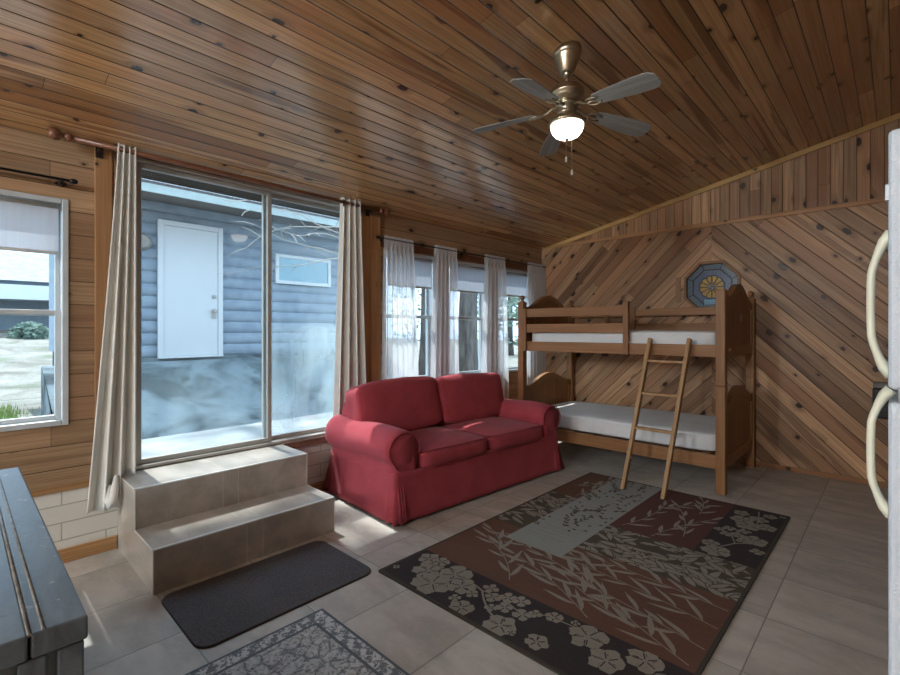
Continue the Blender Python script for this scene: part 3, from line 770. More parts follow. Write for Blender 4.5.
for (x, y, r) in ((.22, .2, .085), (.33, .12, .1), (.36, .27, .09), (.12, .3, .06), (.47, .21, .075), (.2, .32, .05), (1.02, .10, .05), (.98, .31, .04), (1.17, .29, .08), (1.3, .2, .07), (1.42, .31, .07), (1.52, .22, .06), (1.5, .08, .07), (1.36, .06, .05), (.83, .08, .075), (.6, .06, .06)): blossom(x, y, r, dz, rr.uniform(0, 1))
for (x, y, r) in ((.56, .19, .034), (.60, .30, .04), (.66, .24, .04), (.72, .29, .045), (.79, .31, .042), (.76, .21, .04), (.71, .16, .03), (.86, .22, .045), (.9, .27, .03), (.52, .1, .03), (.05, .1, .02), (.9, .07, .02), (1.08, .34, .02)): blossom(x, y, r, dz, rr.uniform(0, 1), 4)
branch([(.42, .24), (.5, .27), (.58, .25), (.64, .19), (.72, .13), (.8, .1)], dz); branch([(.58, .25), (.68, .27), (.76, .25), (.86, .22)], dz, .008); branch([(.86, .22), (.95, .3), (1.1, .31), (1.2, .26)], dz, .008)
dz = Z['dark2']
for (x, y, r) in ((1.36, 2.3, .07), (1.45, 2.38, .06), (1.42, 2.2, .075), (1.52, 2.25, .06), (1.33, 2.44, .05), (1.5, 1.95, .075), (1.36, 1.62, .075), (1.3, 1.72, .05), (1.5, 2.5, .04)): blossom(x, y, r, dz, rr.uniform(0, 1))
for (x, y, r) in ((1.34, 1.95, .04), (1.4, 1.98, .04), (1.33, 2.06, .04), (1.42, 2.07, .04), (1.45, 1.9, .04), (1.28, 2.0, .03), (1.55, 1.78, .04), (1.57, 2.55, .02)): blossom(x, y, r, dz, rr.uniform(0, 1), 4)
branch([(1.33, 1.55), (1.36, 1.7), (1.42, 1.82), (1.5, 1.9), (1.56, 2.0)], dz); branch([(1.42, 1.82), (1.37, 1.95), (1.4, 2.1), (1.46, 2.3), (1.42, 2.56)], dz, .008)
bmesh.ops.recalc_face_normals(bm, faces=bm.faces[:])
for f in bm.faces:
    if len(f.verts) and all(v.co.z > RZ+.0001 for v in f.verts) and f.normal.z < 0: f.normal_flip()
me = bpy.data.meshes.new('area_rug'); bm.to_mesh(me); bm.free()
rug = bpy.data.objects.new('area_rug', me); COL.objects.link(rug)
for k in ('rug_brown', 'rug_red', 'rug_dark', 'rug_olive', 'rug_grey', 'rug_leaf', 'rug_edge'): me.materials.append(M[k])
rug.location = (1.466, 1.69, .0005)
tag(rug, 'large patchwork rug of leaf and blossom panels in brown and charcoal', 'rug')

# ================================================================ sofa
SOF = thing('sofa', 'red slipcovered two seat sofa under the sheer curtains', 'sofa', (1.05, 2.165, 0), -math.radians(4.0))
# local frame: x = 0 at the front (negative towards the window), y = 0..2.05 along the front
SW, SD = 2.0, .95
def softbox(x0, x1, y0, y1, z0, z1, r=.05, puff=.02, n=(8, 12, 5), seed=0, wr=.006):
    b = BM()
    o = bmesh.ops.create_cube(b, size=2)
    bmesh.ops.subdivide_edges(b, edges=b.edges[:], cuts=7, use_grid_fill=True)
    cx, cy, cz_ = (x0+x1)/2, (y0+y1)/2, (z0+z1)/2; hx, hy, hz = (x1-x0)/2, (y1-y0)/2, (z1-z0)/2
    for v in b.verts:
        u = v.co.copy()
        q = Vector((u.x*hx, u.y*hy, u.z*hz))
        # round the corners
        c = Vector((max(-hx+r, min(hx-r, q.x)), max(-hy+r, min(hy-r, q.y)), max(-hz+r, min(hz-r, q.z))))
        d = q-c
        if d.length > 1e-6: q = c+d.normalized()*min(d.length, r)
        bulge = puff*(1-u.x**2)*(1-u.y**2) if abs(u.z) > .99 else 0
        if abs(u.x) > .99: q.x += math.copysign(puff*.8*(1-u.z**2)*(1-u.y**4), u.x)
        if abs(u.y) > .99: q.y += math.copysign(puff*.4*(1-u.z**2)*(1-u.x**2), u.y)
        q.z += math.copysign(bulge, u.z) if abs(u.z) > .99 else 0
        p = Vector((cx, cy, cz_))+q
        nn = mnoise.noise(Vector((p.x*6+seed*3.1, p.y*6, p.z*6)))
        p += (q.normalized() if q.length else q)*nn*wr
        v.co = p
    for f in b.faces: f.smooth = True
    return b
# inner body
bm = softbox(-SD, -.05, .14, SW-.14, .10, .39, .03, 0, seed=1)
obj('base', bm, M['red'], SOF, subsurf=1)
# back
def backbm():
    b = BM()
    prof = [(-.73, .36), (-.71, .55), (-.72, .68), (-.75, .765), (-.815, .80), (-.88, .78), (-.925, .70), (-.935, .5), (-.935, .30)]
    n = 24
    def fn(i, j):
        k = i*(len(prof)-1); a = int(min(k, len(prof)-2)); f = k-a
        x = prof[a][0]+(prof[a+1][0]-prof[a][0])*f; z = prof[a][1]+(prof[a+1][1]-prof[a][1])*f
        y = .10+(SW-.20)*j
        return Vector((x, y, z+.006*mnoise.noise(Vector((y*4, z*5, 0)))))
    V = grid(b, fn, 16, n)
    for j in (0, n): b.faces.new([V[i][j] for i in range(17)])
    return b
obj('back', backbm(), M['red'], SOF)
# rolled arms
def armbm(side):
    b = BM()
    # cross-section in (y, z): roll on top of an upright panel, y measured outwards from the inner face
    sec = []
    W_ = .20
    cyr, czr, R = .142, .53, .135
    sec.append((.02, .36))
    for k in range(22):
        a = math.radians(200-k*(245/21))
        sec.append((cyr+R*math.cos(a)*1.12, czr+R*math.sin(a)))
    sec += [(.234, .42), (.236, .385), (.230, .33)]
    n = 22
    def fn(i, j):
        k = i*(len(sec)-1); q = int(min(k, len(sec)-2)); f = k-q
        y = sec[q][0]+(sec[q+1][0]-sec[q][0])*f; z = sec[q][1]+(sec[q+1][1]-sec[q][1])*f
        t = j; x = -.012-(SD-.03)*t
        # front edge rounding
        e = max(0, (.05-t)/.05); sc = 1-.10*e*e
        y2 = cyr+(y-cyr)*sc; z2 = czr+(z-czr)*sc if z > .36 else z
        z2 += .012*math.sin(t*5.5)-.0 ; z2 += .02*max(0, t-.75)*4*(1 if z > .5 else 0)
        w = .006*mnoise.noise(Vector((x*7, y*9, z*9+side)))
        y2 += w; z2 += w
        yy = (.235-y2)+.0 if side < 0 else SW-.235+y2
        return Vector((x, yy, z2))
    V = grid(b, fn, len(sec)-1, n)
    for j, rv in ((0, False), (n, True)):
        ring_ = [V[i][j] for i in range(len(sec))]
        c = b.verts.new(sum((v.co for v in ring_), Vector())/len(ring_)+Vector((.014 if j == 0 else -.01, 0, .0)))
        for a, d in zip(ring_, ring_[1:]+ring_[:1]):
            f = b.faces.new((a, d, c)); f.smooth = True
    return b
for sd in (-1, 1):
    a = obj('arm', armbm(sd), M['red'], SOF)
    # piping round the front scroll
    b = BM(); pts = []
    for k in range(22):
        q = math.radians(200-k*(245/21)); y = .142+.135*1.12*.92*math.cos(q); z = .53+.135*.92*math.sin(q)
        pts.append((-.005, .235-y if sd < 0 else SW-.235+y, z+.002))
    pts.append((-.003, .025 if sd < 0 else SW-.025, .40))
    tube(b, pts, .005, 6); obj('piping', b, M['redpipe'], a)
# arm side panels down to the skirt
for sd in (-1, 1):
    y0_, y1_ = (.008, .21) if sd < 0 else (SW-.21, SW-.008)
    bm = softbox(-SD+.015, -.004, y0_, y1_, .28, .50, .02, .0, seed=5+sd); obj('arm_panel', bm, M['red'], SOF, subsurf=1)
# skirt with corner pleats
def skirt():
    b = BM()
    loop = []
    def seg(p, q, n, pl=True):
        for k in range(n):
            s = k/n; loop.append((p[0]+(q[0]-p[0])*s, p[1]+(q[1]-p[1])*s, s))
    cs = [(-.005, .005), (-.005, SW-.005), (-SD, SW-.005), (-SD, .005)]
    for i in range(4): seg(cs[i], cs[(i+1) % 4], 60 if i % 2 == 0 else 36)
    N = len(loop)
    cx, cy = -SD/2, SW/2
    def fn(i, j):
        x, y, s = loop[int(round(i*N)) % N]
        z = .372-.352*j
        fl = 1+.0*j
        d = Vector((x-cx, y-cy)); 
        nx = (1 if x > -.01 else -1 if x < -SD+.005 else 0); ny = (1 if y > SW-.01 else -1 if y < .01 else 0)
        flare = -.001+.03*j**1.3
        near = min(s, 1-s)
        ple = 0.
        L = SW if (nx and not ny) or (ny == 0) else SD
        dist = near*(SW if nx else SD)
        if dist < .09: ple = .022*max(0, j-.25)/.75*math.cos(dist/.09*PI*3.)
        wv = .007*j*mnoise.noise(Vector((x*9, y*9, 1.)))
        return Vector((x+nx*(flare+ple+wv), y+ny*(flare+ple+wv), z+.006*mnoise.noise(Vector((x*5, y*5, 7.)))*j))
    grid(b, fn, N, 9, closed=True)
    return b
obj('skirt', skirt(), M['red'], SOF, solid=.006)
for (yy) in (.05, SW-.05):
    b = BM()
    for k in range(3):
        yk = yy+(k-1)*.022
        tube(b, [(.0, yk, .29), (.008, yk, .22), (.022, yk, .12), (.032, yk, .022)], [.003, .009, .014, .017], 8)
    obj('corner_pleat', b, M['red'], SOF)
# seat cushions
for k in range(2):
    ya = .228+k*.772; bm = softbox(-.70, .012, ya, ya+.776, .345, .500, .045, .022, seed=11+k, wr=.008)
    c = obj('seat_cushion', bm, M['red'], SOF, subsurf=1)
    b = BM()
    for zz in (.362, .492):
        tube(b, [(-.6, ya+.012, zz), (-.04, ya+.008, zz), (.006, ya+.05, zz), (.018, ya+.39, zz), (.006, ya+.73, zz), (-.04, ya+.768, zz), (-.6, ya+.764, zz)], .004, 6)
    obj('piping', b, M['redpipe'], c)
# back cushions, leaning
for k in range(2):
    ya = (.09, .985)[k]; wd = (.90, .90)[k]
    bm = softbox(-.12, .12, 0, wd, 0, .462, .045, .02, seed=21+k, wr=.02)
    R = Matrix.Translation((-.655, ya, .485)) @ Matrix.Rotation(math.radians(-14), 4, 'Y') @ Matrix.Rotation(math.radians((1.6, 0)[k]), 4, 'X')
    for v in bm.verts:
        # slumped cover: the outer top corner of the one sags, the seam side stands up
        if k == 0 and v.co.z > .25: v.co.z -= .012*max(0, (.2-v.co.y)/.2)
        v.co = R @ v.co
    obj('back_cushion', bm, M['red'], SOF, subsurf=1)

# ================================================================ bunk bed
BX0, BX1, BY0, BY1 = .50, 2.56, 4.535, 5.645   # post centres
PW = .075
BED = thing('bunk_bed', 'brown wooden twin bunk bed with arched ends against the diagonal boards', 'bunk bed', ((BX0+BX1)/2, (BY0+BY1)/2, 0))
OB = Vector(BED.location)
def bp(name, bm, mat, parent=None, **kw):
    if parent is None:
        for v in bm.verts: v.co -= OB
    else:
        for v in bm.verts: v.co -= OB
    return obj(name, bm, mat, parent or BED, **kw)
for (x, y, fin) in ((BX0, BY0, 1), (BX1, BY0, 0), (BX0, BY1, 1), (BX1, BY1, 1)):
    bm = BM(); top = 1.755 if not fin else 1.735
    box(bm, (x-PW/2, y-PW/2, 0), (x+PW/2, y+PW/2, .925)); box(bm, (x-PW/2, y-PW/2, .93), (x+PW/2, y+PW/2, top))
    box(bm, (x-PW/2+.004, y-PW/2+.004, .92), (x+PW/2-.004, y+PW/2-.004, .935))
    p = bp('post', bm, M['bedup'], bevel=.006)
    if fin:
        bm = BM(); lathe(bm, [(.03, 1.735), (.030, 1.742), (.016, 1.75), (.014, 1.758), (.024, 1.768), (.030, 1.784), (.024, 1.802), (.008, 1.812)], (x, y, 0), 20)
        bp('finial', bm, M['bedup'], p)
    else:
        bm = BM(); lathe(bm, [(.009, 0), (.009, .012)], (x-.012, y-PW/2-.012, .93), 12, 0, 'y'); bp('joint_bolt', bm, M['bedx'], p)
def arch(y0, y1, zb, zs, zp, n=28, shoulder=.07):
    pts = [(y0, zb), (y1, zb), (y1, zs)]
    for k in range(n+1):
        s = 1-k/n
        e = max(0., min(1., (s-shoulder)/(1-2*shoulder)))
        h = (.5-.5*math.cos(2*PI*e))**.75
        pts.append((y0+(y1-y0)*s, zs+(zp-zs)*h))
    pts.append((y0, zs)); return pts
ya, yb = BY0+PW/2, BY1-PW/2
for x in (BX0, BX1):
    for nm, zb, zs, zp in (('upper_end_panel', 1.17, 1.68, 1.84), ('lower_end_panel', .215, .765, .885)):
        sgn = 1 if x == BX1 else -1
        bm = BM(); prism(bm, arch(ya, yb, zb, zs, zp), 'x', x-.016, x+.016)
        p = bp(nm, bm, M['bedpanel'])
        for sx in (-1, 1):
            bm = BM(); A = arch(ya+.0, yb-.0, zb, zs, zp); Bq = arch(ya+.07, yb-.07, zb+.10, zs-.075, zp-.075)
            # raised frame: rails, stiles and arched top
            xa, xb = (x+.016, x+.026) if sx > 0 else (x-.026, x-.016)
            prism(bm, [(ya, zb), (yb, zb), (yb, zb+.10), (ya, zb+.10)], 'x', xa, xb)
            prism(bm, [(ya, zb+.1), (ya+.06, zb+.1), (ya+.06, zs-.05), (ya, zs-.02)], 'x', xa, xb)
            prism(bm, [(yb-.06, zb+.1), (yb, zb+.1), (yb, zs-.02), (yb-.06, zs-.05)], 'x', xa, xb)
            top = arch(ya, yb, zb, zs, zp)[2:-1]; low = [(y_, z_-.07) for y_, z_ in top]
            for k in range(len(top)-1):
                if abs(top[k][0]-top[k+1][0]) < 1e-6: continue
                prism(bm, [top[k], top[k+1], low[k+1], low[k]], 'x', xa, xb)
            bp('panel_frame', bm, M['bedup'], p)
# long rails
xa, xb = BX0+PW/2, BX1-PW/2
for y in (BY0, BY1):
    f = -1 if y == BY0 else 1
    bm = BM(); box(bm, (xa, y-.014, 1.172), (xb, y+.014, 1.28)); bp('side_rail', bm, M['bedx'], bevel=.004)
    bm = BM(); box(bm, (xa, y-.014, .205), (xb, y+.014, .325)); bp('side_rail', bm, M['bedx'], bevel=.004)
# front guard
gx0, gx1 = .555, 1.765
yg = BY0-.028
bm = BM(); box(bm, (xa+.002, yg+.002, 1.558), (gx1-.055, yg+.026, 1.652)); bp('guard_rail', bm, M['bedx'], bevel=.004)
bm = BM(); box(bm, (xa+.002, yg+.002, 1.383), (gx1-.055, yg+.026, 1.478)); bp('guard_rail', bm, M['bedx'], bevel=.004)
bm = BM(); box(bm, (gx1-.054, yg-.020, 1.17), (gx1, yg+.0015, 1.69)); box(bm, (gx1-.054, yg+.0015, 1.30), (gx1, yg+.026, 1.69)); bp('guard_post', bm, M['bedup'], bevel=.004)
bm = BM(); box(bm, (xa+.006, yg-.020, 1.17), (xa+.040, yg+.0015, 1.655)); bp('guard_post', bm, M['bedup'], bevel=.004)
# wall side guard
yg2 = BY1-.03
for z0_ in (1.40, 1.575):
    bm = BM(); box(bm, (xa, yg2, z0_), (xb, yg2+.024, z0_+.085)); bp('guard_rail', bm, M['bedx'], bevel=.004)
for x in (1.02, 1.36, 2.32):
    bm = BM(); box(bm, (x-.022, yg2-.022, 1.29), (x+.022, yg2-.0015, 1.68)); bp('guard_post', bm, M['bedup'], bevel=.004)
# slats under each mattress
for zb in (.30, 1.20):
    for k in range(9):
        x = xa+.1+k*(xb-xa-.2)/8
        bm = BM(); box(bm, (x-.035, BY0+.0145, zb), (x+.035, BY1-.0145, zb+.018)); bp('slat', bm, M['bedx'])
    for y, f in ((BY0+.026, 1), (BY1-.026, 1)):
        bm = BM(); box(bm, (xa, y-.011, zb-.026), (xb, y+.011, zb-.0005)); bp('ledger', bm, M['bedx'])
# small plate on the upper end
bm = BM(); box(bm, (BX1+.0165, 5.13, 1.49), (BX1+.019, 5.21, 1.56)); bp('sticker', bm, plain('faded_sticker', S(150, 136, 126), .5))
plain('pale_bolt_cover', S(196, 168, 132), .5)
for dy in (0, .055):
    bm = BM(); lathe(bm, [(.016, 0), (.016, .005)], (BX1+.027, 4.66+dy, 1.235), 14, 0, 'x'); bp('bolt_cover', bm, bpy.data.materials['pale_bolt_cover'])

# mattresses
def mattress(z0, z1, label, seed):
    t = thing('mattress', label, 'mattress', ((BX0+BX1)/2, (BY0+BY1)/2, z0), 0, 'white bunk mattresses')
    hx, hy = (xb-xa)/2-.012, (BY1-BY0)/2-.045
    bm = softbox(-hx, hx, -hy, hy, 0, z1-z0, .03, .004, seed=seed, wr=.006); obj('fitted_sheet', bm, M['sheet'], t, subsurf=1)
mattress(.319, .50, 'white sheeted mattress on the lower bunk behind the ladder', 3)
mattress(1.219, 1.405, 'white sheeted mattress on the upper bunk inside the guard rails', 8)

# ladder leaning on the upper rail
LAD = thing('bunk_ladder', 'pale wooden ladder leaning on the upper bunk', 'ladder', (2.08, 4.05, .01))
OL_ = Vector(LAD.location)
zl = .0118
la0, la1 = Vector((1.905, 4.05, zl)), Vector((1.985, 4.475, 1.33)); lb0, lb1 = Vector((2.25, 4.04, zl)), Vector((2.325, 4.475, 1.33))
for a, b in ((la0, la1), (lb0, lb1)):
    bm = BM(); d = (b-a).normalized()
    beam(bm, a, b, .03, .058, (1, 0, 0)) if False else beam(bm, a, b, .058, .032, (1, 0, 0))
    zmin = min(v.co.z for v in bm.verts)
    for v in bm.verts:
        if v.co.z < .1: v.co.z = max(v.co.z, zl) if v.co.z < zl else zl+(v.co.z-zl)*.1
        v.co -= OL_
    obj('stile', bm, M['bedup'] if False else pine('ladder_wood', (0, .3, .95), (1, 0, 0), .3, S(186, 150, 108), S(166, 128, 88), S(160, 120, 80), 2.2, .4, 9., 0., .05, grooved=False, coords='obj', tone=(.95, 1.05)), LAD, bevel=.004)
for s in (.395, .625, .845):
    a = la0.lerp(la1, s); b = lb0.lerp(lb1, s)
    bm = BM(); beam(bm, a+Vector((.016, 0, 0)), b-Vector((.016, 0, 0)), .05, .022, (0, 0, 1))
    for v in bm.verts: v.co -= OL_
    obj('rung', bm, bpy.data.materials['ladder_wood'], LAD, bevel=.004)
bm = BM(); a = la0.lerp(la1, .2); tube(bm, [a+Vector((.016, 0, 0)), a+Vector((.03, 0, 0))], .009, 10)
for v in bm.verts: v.co -= OL_
obj('rung_peg', bm, bpy.data.materials['ladder_wood'], LAD)

# ================================================================ curtains
def curtain(name, label, group, yt, yb, x0, zt, zb, folds, at, ab, mat, seed, cat='curtain', ease=1., nx=120, nz=40, grom=None, solid=.003, xb=None, header=0.):
    rn = random.Random(seed); ph = rn.uniform(0, 6)
    t = thing(name, label, cat, (x0, (yt[0]+yt[1])/2, zt), 0, group)
    O_ = Vector(t.location); bm = BM()
    def fn(i, j):
        e = j**ease
        yy0 = yt[0]+(yb[0]-yt[0])*e; yy1 = yt[1]+(yb[1]-yt[1])*e
        a = at+(ab-at)*min(1, j*1.6)
        w = 2*PI*folds*i+ph
        x = x0+a*math.sin(w+.5*mnoise.noise(Vector((i*5, j*1.2, seed))))*(1+.35*mnoise.noise(Vector((i*6, j*.8, seed+5))))
        if xb is not None: x += (xb-x0)*e
        y = yy0+(yy1-yy0)*i+.35*a*math.sin(2*w)
        if header and j < .06: x = x0+at*.6*math.sin(w*2.0)
        zbb = zb(i) if callable(zb) else zb
        z = zt+(zbb-zt)*j + (.004*math.sin(w*1.3) if j < .01 else 0)
        return Vector((x, y, z))-O_
    grid(bm, fn, nx, nz)
    o = obj('cloth', bm, mat, t, solid=solid)
    return t
DR = 'off white drapes at the glass door'
cl = curtain('drape', 'off white drape bunched over the edge of the tiled steps', DR, (.70, .80), (.535, .80), .105, 2.575, lambda i: .30 if i < .60 else (.30+(.49-.30)*min(1, (i-.60)/.1)), 3.3, .02, .034, M['drape'], 1, ease=1.15)
# turned-up hem beside the step
bm = BM(); tube(bm, [(.13, .69, .50), (.155, .675, .42), (.165, .665, .36), (.16, .65, .335), (.135, .645, .36), (.125, .655, .45)], [.012, .022, .024, .024, .022, .012], 10)
for v in bm.verts: v.co -= Vector(cl.location)
obj('rolled_hem', bm, M['drape'], cl)
cr = curtain('drape', 'off white drape hanging behind the sofa arm by the hazy door pane', DR, (2.345, 2.545), (2.30, 2.69), .105, 2.578, .20, 3.6, .02, .024, M['drape'], 2, xb=.04)
bm = BM()
lathe(bm, [(.03, -.003), (.03, .003), (.019, .003)], (.115, 2.358, 2.53), 16, 0, 'y')
for v in bm.verts: v.co -= Vector(cr.location)
obj('grommet', bm, M['darkhole'], cr)
SH = 'white sheer curtains over the sofa'
SHC = [((2.85, 3.225), (2.815, 3.33), 7, 'wide white sheer curtain lit by the sun beside the pine casing'), ((3.545, 3.89), (3.45, 3.92), 6, 'white sheer curtain between the first two windows above the sofa'),
       ((4.39, 4.79), (4.30, 4.86), 6, 'white sheer curtain over the end of the sofa near the bunk bed'), ((5.30, 5.70), (5.25, 5.70), 6, 'white sheer curtain in the corner behind the bunk bed')]
for k, (yt, yb_, fo, lb) in enumerate(SHC):
    curtain('sheer_curtain', lb, SH, yt, yb_, .062, 2.325, .36, fo, .016, .022, M['sheer'], 10+k, solid=0., header=1., ease=.8)
# rods
ROD = thing('curtain_rod', 'brown wooden curtain rod with ball ends above the glass door', 'curtain rod', (.105, 1.6, 2.545))
bm = BM(); tube(bm, [(0, -1.12, 0), (0, -.4, .004), (0, .3, -.004), (0, 1.16, -.004)], .0165, 14); obj('rod', bm, M['rodwood'], ROD)
for y in (-1.12, 1.16):
    s = -1 if y < 0 else 1
    bm = BM(); lathe(bm, [(.010, 0), (.022, .008*s), (.026, .022*s), (.020, .036*s), (.012, .042*s), (.014, .05*s), (.030, .066*s), (.034, .086*s), (.028, .106*s), (.012, .116*s)][::s], (0, y, -.004 if s > 0 else 0), 18, 0, 'y'); obj('finial', bm, M['rodwood'], ROD)
for y in (-.98, 1.08):
    bm = BM(); box(bm, (-.083, y-.012, -.03), (-.0165, y+.012, -.012)); box(bm, (-.083, y-.02, -.06), (-.072, y+.02, .01)); obj('bracket', bm, M['darkhole'], ROD, bevel=.003)
def blackrod(label, y0, y1, z, brs, x=.062):
    t = thing('curtain_rod', label, 'curtain rod', (x, (y0+y1)/2, z)); h = (y1-y0)/2
    bm = BM(); tube(bm, [(0, -h, 0), (0, h, 0)], .008, 12); obj('rod', bm, M['black'], t)
    for s in (-1, 1):
        bm = BM(); lathe(bm, [(.008, 0), (.014, .004*s), (.016, .02*s), (.013, .034*s), (.006, .04*s)][::s], (0, h*s, 0), 14, 0, 'y'); obj('finial', bm, M['black'], t)
    for y in brs:
        bm = BM(); box(bm, (-x+.001, y-.008-(y0+y1)/2, -.03), (-.004, y+.008-(y0+y1)/2, -.009)); obj('bracket', bm, M['black'], t, bevel=.002)
blackrod('black metal curtain rod above the window by the painted trunk', -.62, .47, 2.30, (.43, -.5))
blackrod('thin black curtain rod carrying the sheer curtains', 2.80, 5.66, 2.296, (2.83, 4.0, 5.6))

# ================================================================ painted trunk
TX0, TX1, TY0, TY1, TZ = .84, 2.415, -.62, .195, .80
TR = thing('trunk', 'worn slate grey painted wooden trunk under the white window', 'trunk', ((TX0+TX1)/2, (TY0+TY1)/2, 0))
OT = Vector(TR.location)
def tp(name, bm, mat, parent=TR, **kw):
    for v in bm.verts: v.co -= OT
    return obj(name, bm, mat, parent, **kw)
bm = BM(); box(bm, (TX0+.02, TY0+.02, .02), (TX1-.02, TY1-.02, TZ-.051)); tp('body', bm, M['trunk'], bevel=.004)
bm = BM()
edges = [TY0, TY0+.16, TY0+.33, TY0+.50, -.005, .100, TY1]
for a, b in zip(edges, edges[1:]): box(bm, (TX0, a+.002, TZ-.05), (TX1, b-.002, TZ))
tp('lid', bm, M['trunk'], bevel=.005)
bm = BM()
for y in edges[1:-1]:
    tube(bm, [(TX0+.003, y, TZ-.0015), (TX1-.003, y, TZ-.0015)], .004, 8)
    if y == edges[-2]: tube(bm, [(TX0+.003, y+.022, TZ+.0), (TX1-.003, y+.022, TZ+.0)], .0035, 8)
tp('seam_bead', bm, M['trunkseam'])
bm = BM()
for y in [TY0+.025, TY0+.33, -.005, .105, TY1-.03]:
    box(bm, (TX1-.0195, y-.022, .03), (TX1-.004, y+.022, TZ-.052))
box(bm, (TX1-.0195, TY0, .02), (TX1-.008, TY1, .10)) 
tp('batten', bm, M['trunk'], bevel=.004)
for x in (TX0+.06, TX1-.06):
    for y in (TY0+.08, TY1-.08):
        bm = BM(); box(bm, (x-.03, y-.03, 0), (x+.03, y+.03, .0195)); tp('foot', bm, M['trunkseam'])

# ================================================================ refrigerator
FX, FY0, FY1, FZ = 3.643, 1.052, 1.78, 1.73
FR = thing('refrigerator', 'white pebbled top freezer refrigerator with yellowed handles', 'refrigerator', ((FX+4.35)/2, (FY0+FY1)/2, 0))
OF = Vector(FR.location)
def fp(name, bm, mat, parent=FR, **kw):
    for v in bm.verts: v.co -= OF
    return obj(name, bm, mat, parent, **kw)
bm = BM(); box(bm, (FX+.078, FY0+.006, .03), (4.38, FY1-.006, FZ-.01)); fp('body', bm, M['fridge'], bevel=.01)
bm = BM(); box(bm, (FX+.058, FY0+.012, .10), (FX+.077, FY1-.012, FZ-.02)); fp('gasket', bm, M['fridgegap'])
bm = BM(); box(bm, (FX, FY0, 1.304), (FX+.057, FY1, FZ)); fd = fp('freezer_door', bm, M['fridge'], bevel=.008, seg=3)
bm = BM(); box(bm, (FX, FY0, .09), (FX+.057, FY1, 1.284)); rd = fp('fridge_door', bm, M['fridge'], bevel=.008, seg=3)
bm = BM(); box(bm, (FX+.012, FY0+.003, 1.282), (FX+.07, FY1-.003, 1.306)); fp('door_gap_strip', bm, M['fridgegap'])
bm = BM(); box(bm, (FX+.05, FY0+.02, 0), (4.36, FY1-.02, .0295)); fp('base_grille', bm, M['black'])
def fhandle(zt, zb, parent, tail):
    y = FY0+.035; d = .0225
    b = BM(); pts = []; rs = []
    n = 18
    for k in range(n+1):
        s = k/n; z = zt+(zb-zt)*s
        e = min(s, 1-s)
        x = FX+.004-d*min(1, (e/.26))**.6 if e < .26 else FX+.004-d
        x -= .004*math.sin(PI*s)
        pts.append((x, y, z)); rs.append(.0058+.004*max(0, 1-e/.15))
    tube(b, pts, rs, 12)
    for v in b.verts: v.co.y = y+(v.co.y-y)*1.5
    return fp('handle', b, M['cream'], parent)
fhandle(1.565, 1.325, fd, 0); fhandle(1.302, 1.09, rd, 0)
bm = BM(); box(bm, (FX-.004, FY0+.005, 1.615), (FX+.012, FY0+.02, 1.642)); fp('hinge_cap', bm, M['fridge'], bevel=.002)
# black box low on the end wall beyond the fridge
WB = thing('wall_box', 'black box low on the end wall just behind the lower fridge handle', 'box', (3.57, YB-.0005, .78))
bm = BM(); box(bm, (-.075, -.11, -.15), (.12, 0, .11)); obj('case', bm, M['black'], WB, bevel=.008)
bm = BM(); box(bm, (-.07, -.105, .1105), (.115, -.004, .165)); obj('grey_top', bm, plain('dusty_grey_plastic', S(120, 112, 108), .5), WB, bevel=.01)

# ================================================================ ceiling fan
FC = (2.263, 2.45)
FZc = cz(FC[0])
FAN = thing('ceiling_fan', 'brass ceiling fan with five grey blades and a lit glass bowl', 'ceiling fan', (FC[0], FC[1], FZc))
def zl_(z): return z-FZc
bm = BM(); lathe(bm, [(.026, zl_(2.894)), (.036, zl_(2.896)), (.042, zl_(2.906)), (.054, zl_(2.94)), (.066, zl_(2.975)), (.0715, zl_(2.99)), (.0725, zl_(2.997)), (.079, zl_(3.0)), (.079, zl_(3.012))], (0, 0, 0), 36)
for v in bm.verts:
    if v.co.z > zl_(3.005): v.co.z = .207*v.co.x-.001
obj('canopy', bm, M['brass'], FAN)
bm = BM(); lathe(bm, [(.0105, zl_(2.80)), (.0105, zl_(2.92))], (0, 0, 0), 16); sphere(bm, (0, 0, zl_(2.895)), .026, 0, 16); obj('downrod', bm, M['brass'], FAN)
bm = BM(); lathe(bm, [(.02, zl_(2.845)), (.028, zl_(2.842)), (.034, zl_(2.828)), (.062, zl_(2.822)), (.082, zl_(2.812)), (.092, zl_(2.797)), (.092, zl_(2.786)), (.098, zl_(2.783)), (.098, zl_(2.768)), (.092, zl_(2.765)), (.092, zl_(2.752)), (.080, zl_(2.738)), (.05, zl_(2.73)), (.05, zl_(2.71))][::-1], (0, 0, 0), 40); obj('motor_housing', bm, M['brass'], FAN)
bm = BM(); lathe(bm, [(.055, zl_(2.652)), (.056, zl_(2.67)), (.05, zl_(2.70)), (.066, zl_(2.704)), (.066, zl_(2.722)), (.05, zl_(2.726))], (0, 0, 0), 32); obj('switch_housing', bm, M['brass'], FAN)
bm = BM(); lathe(bm, [(.094, zl_(2.596)), (.104, zl_(2.598)), (.106, zl_(2.612)), (.098, zl_(2.622)), (.07, zl_(2.645)), (.056, zl_(2.654))], (0, 0, 0), 36); obj('light_fitter', bm, M['brass'], FAN)
bm = BM(); lathe(bm, [(.012, zl_(2.517)), (.04, zl_(2.521)), (.066, zl_(2.534)), (.084, zl_(2.555)), (.093, zl_(2.578)), (.094, zl_(2.597))], (0, 0, 0), 36); obj('glass_bowl', bm, M['bulbglass'], FAN, 'lit frosted glass bowl' if False else None) if False else obj('glass_bowl', bm, M['bulbglass'], FAN)
bm = BM(); lathe(bm, [(.004, zl_(2.505)), (.009, zl_(2.509)), (.009, zl_(2.516)), (.013, zl_(2.518))], (0, 0, 0), 14); obj('bowl_finial', bm, M['brass'], FAN)
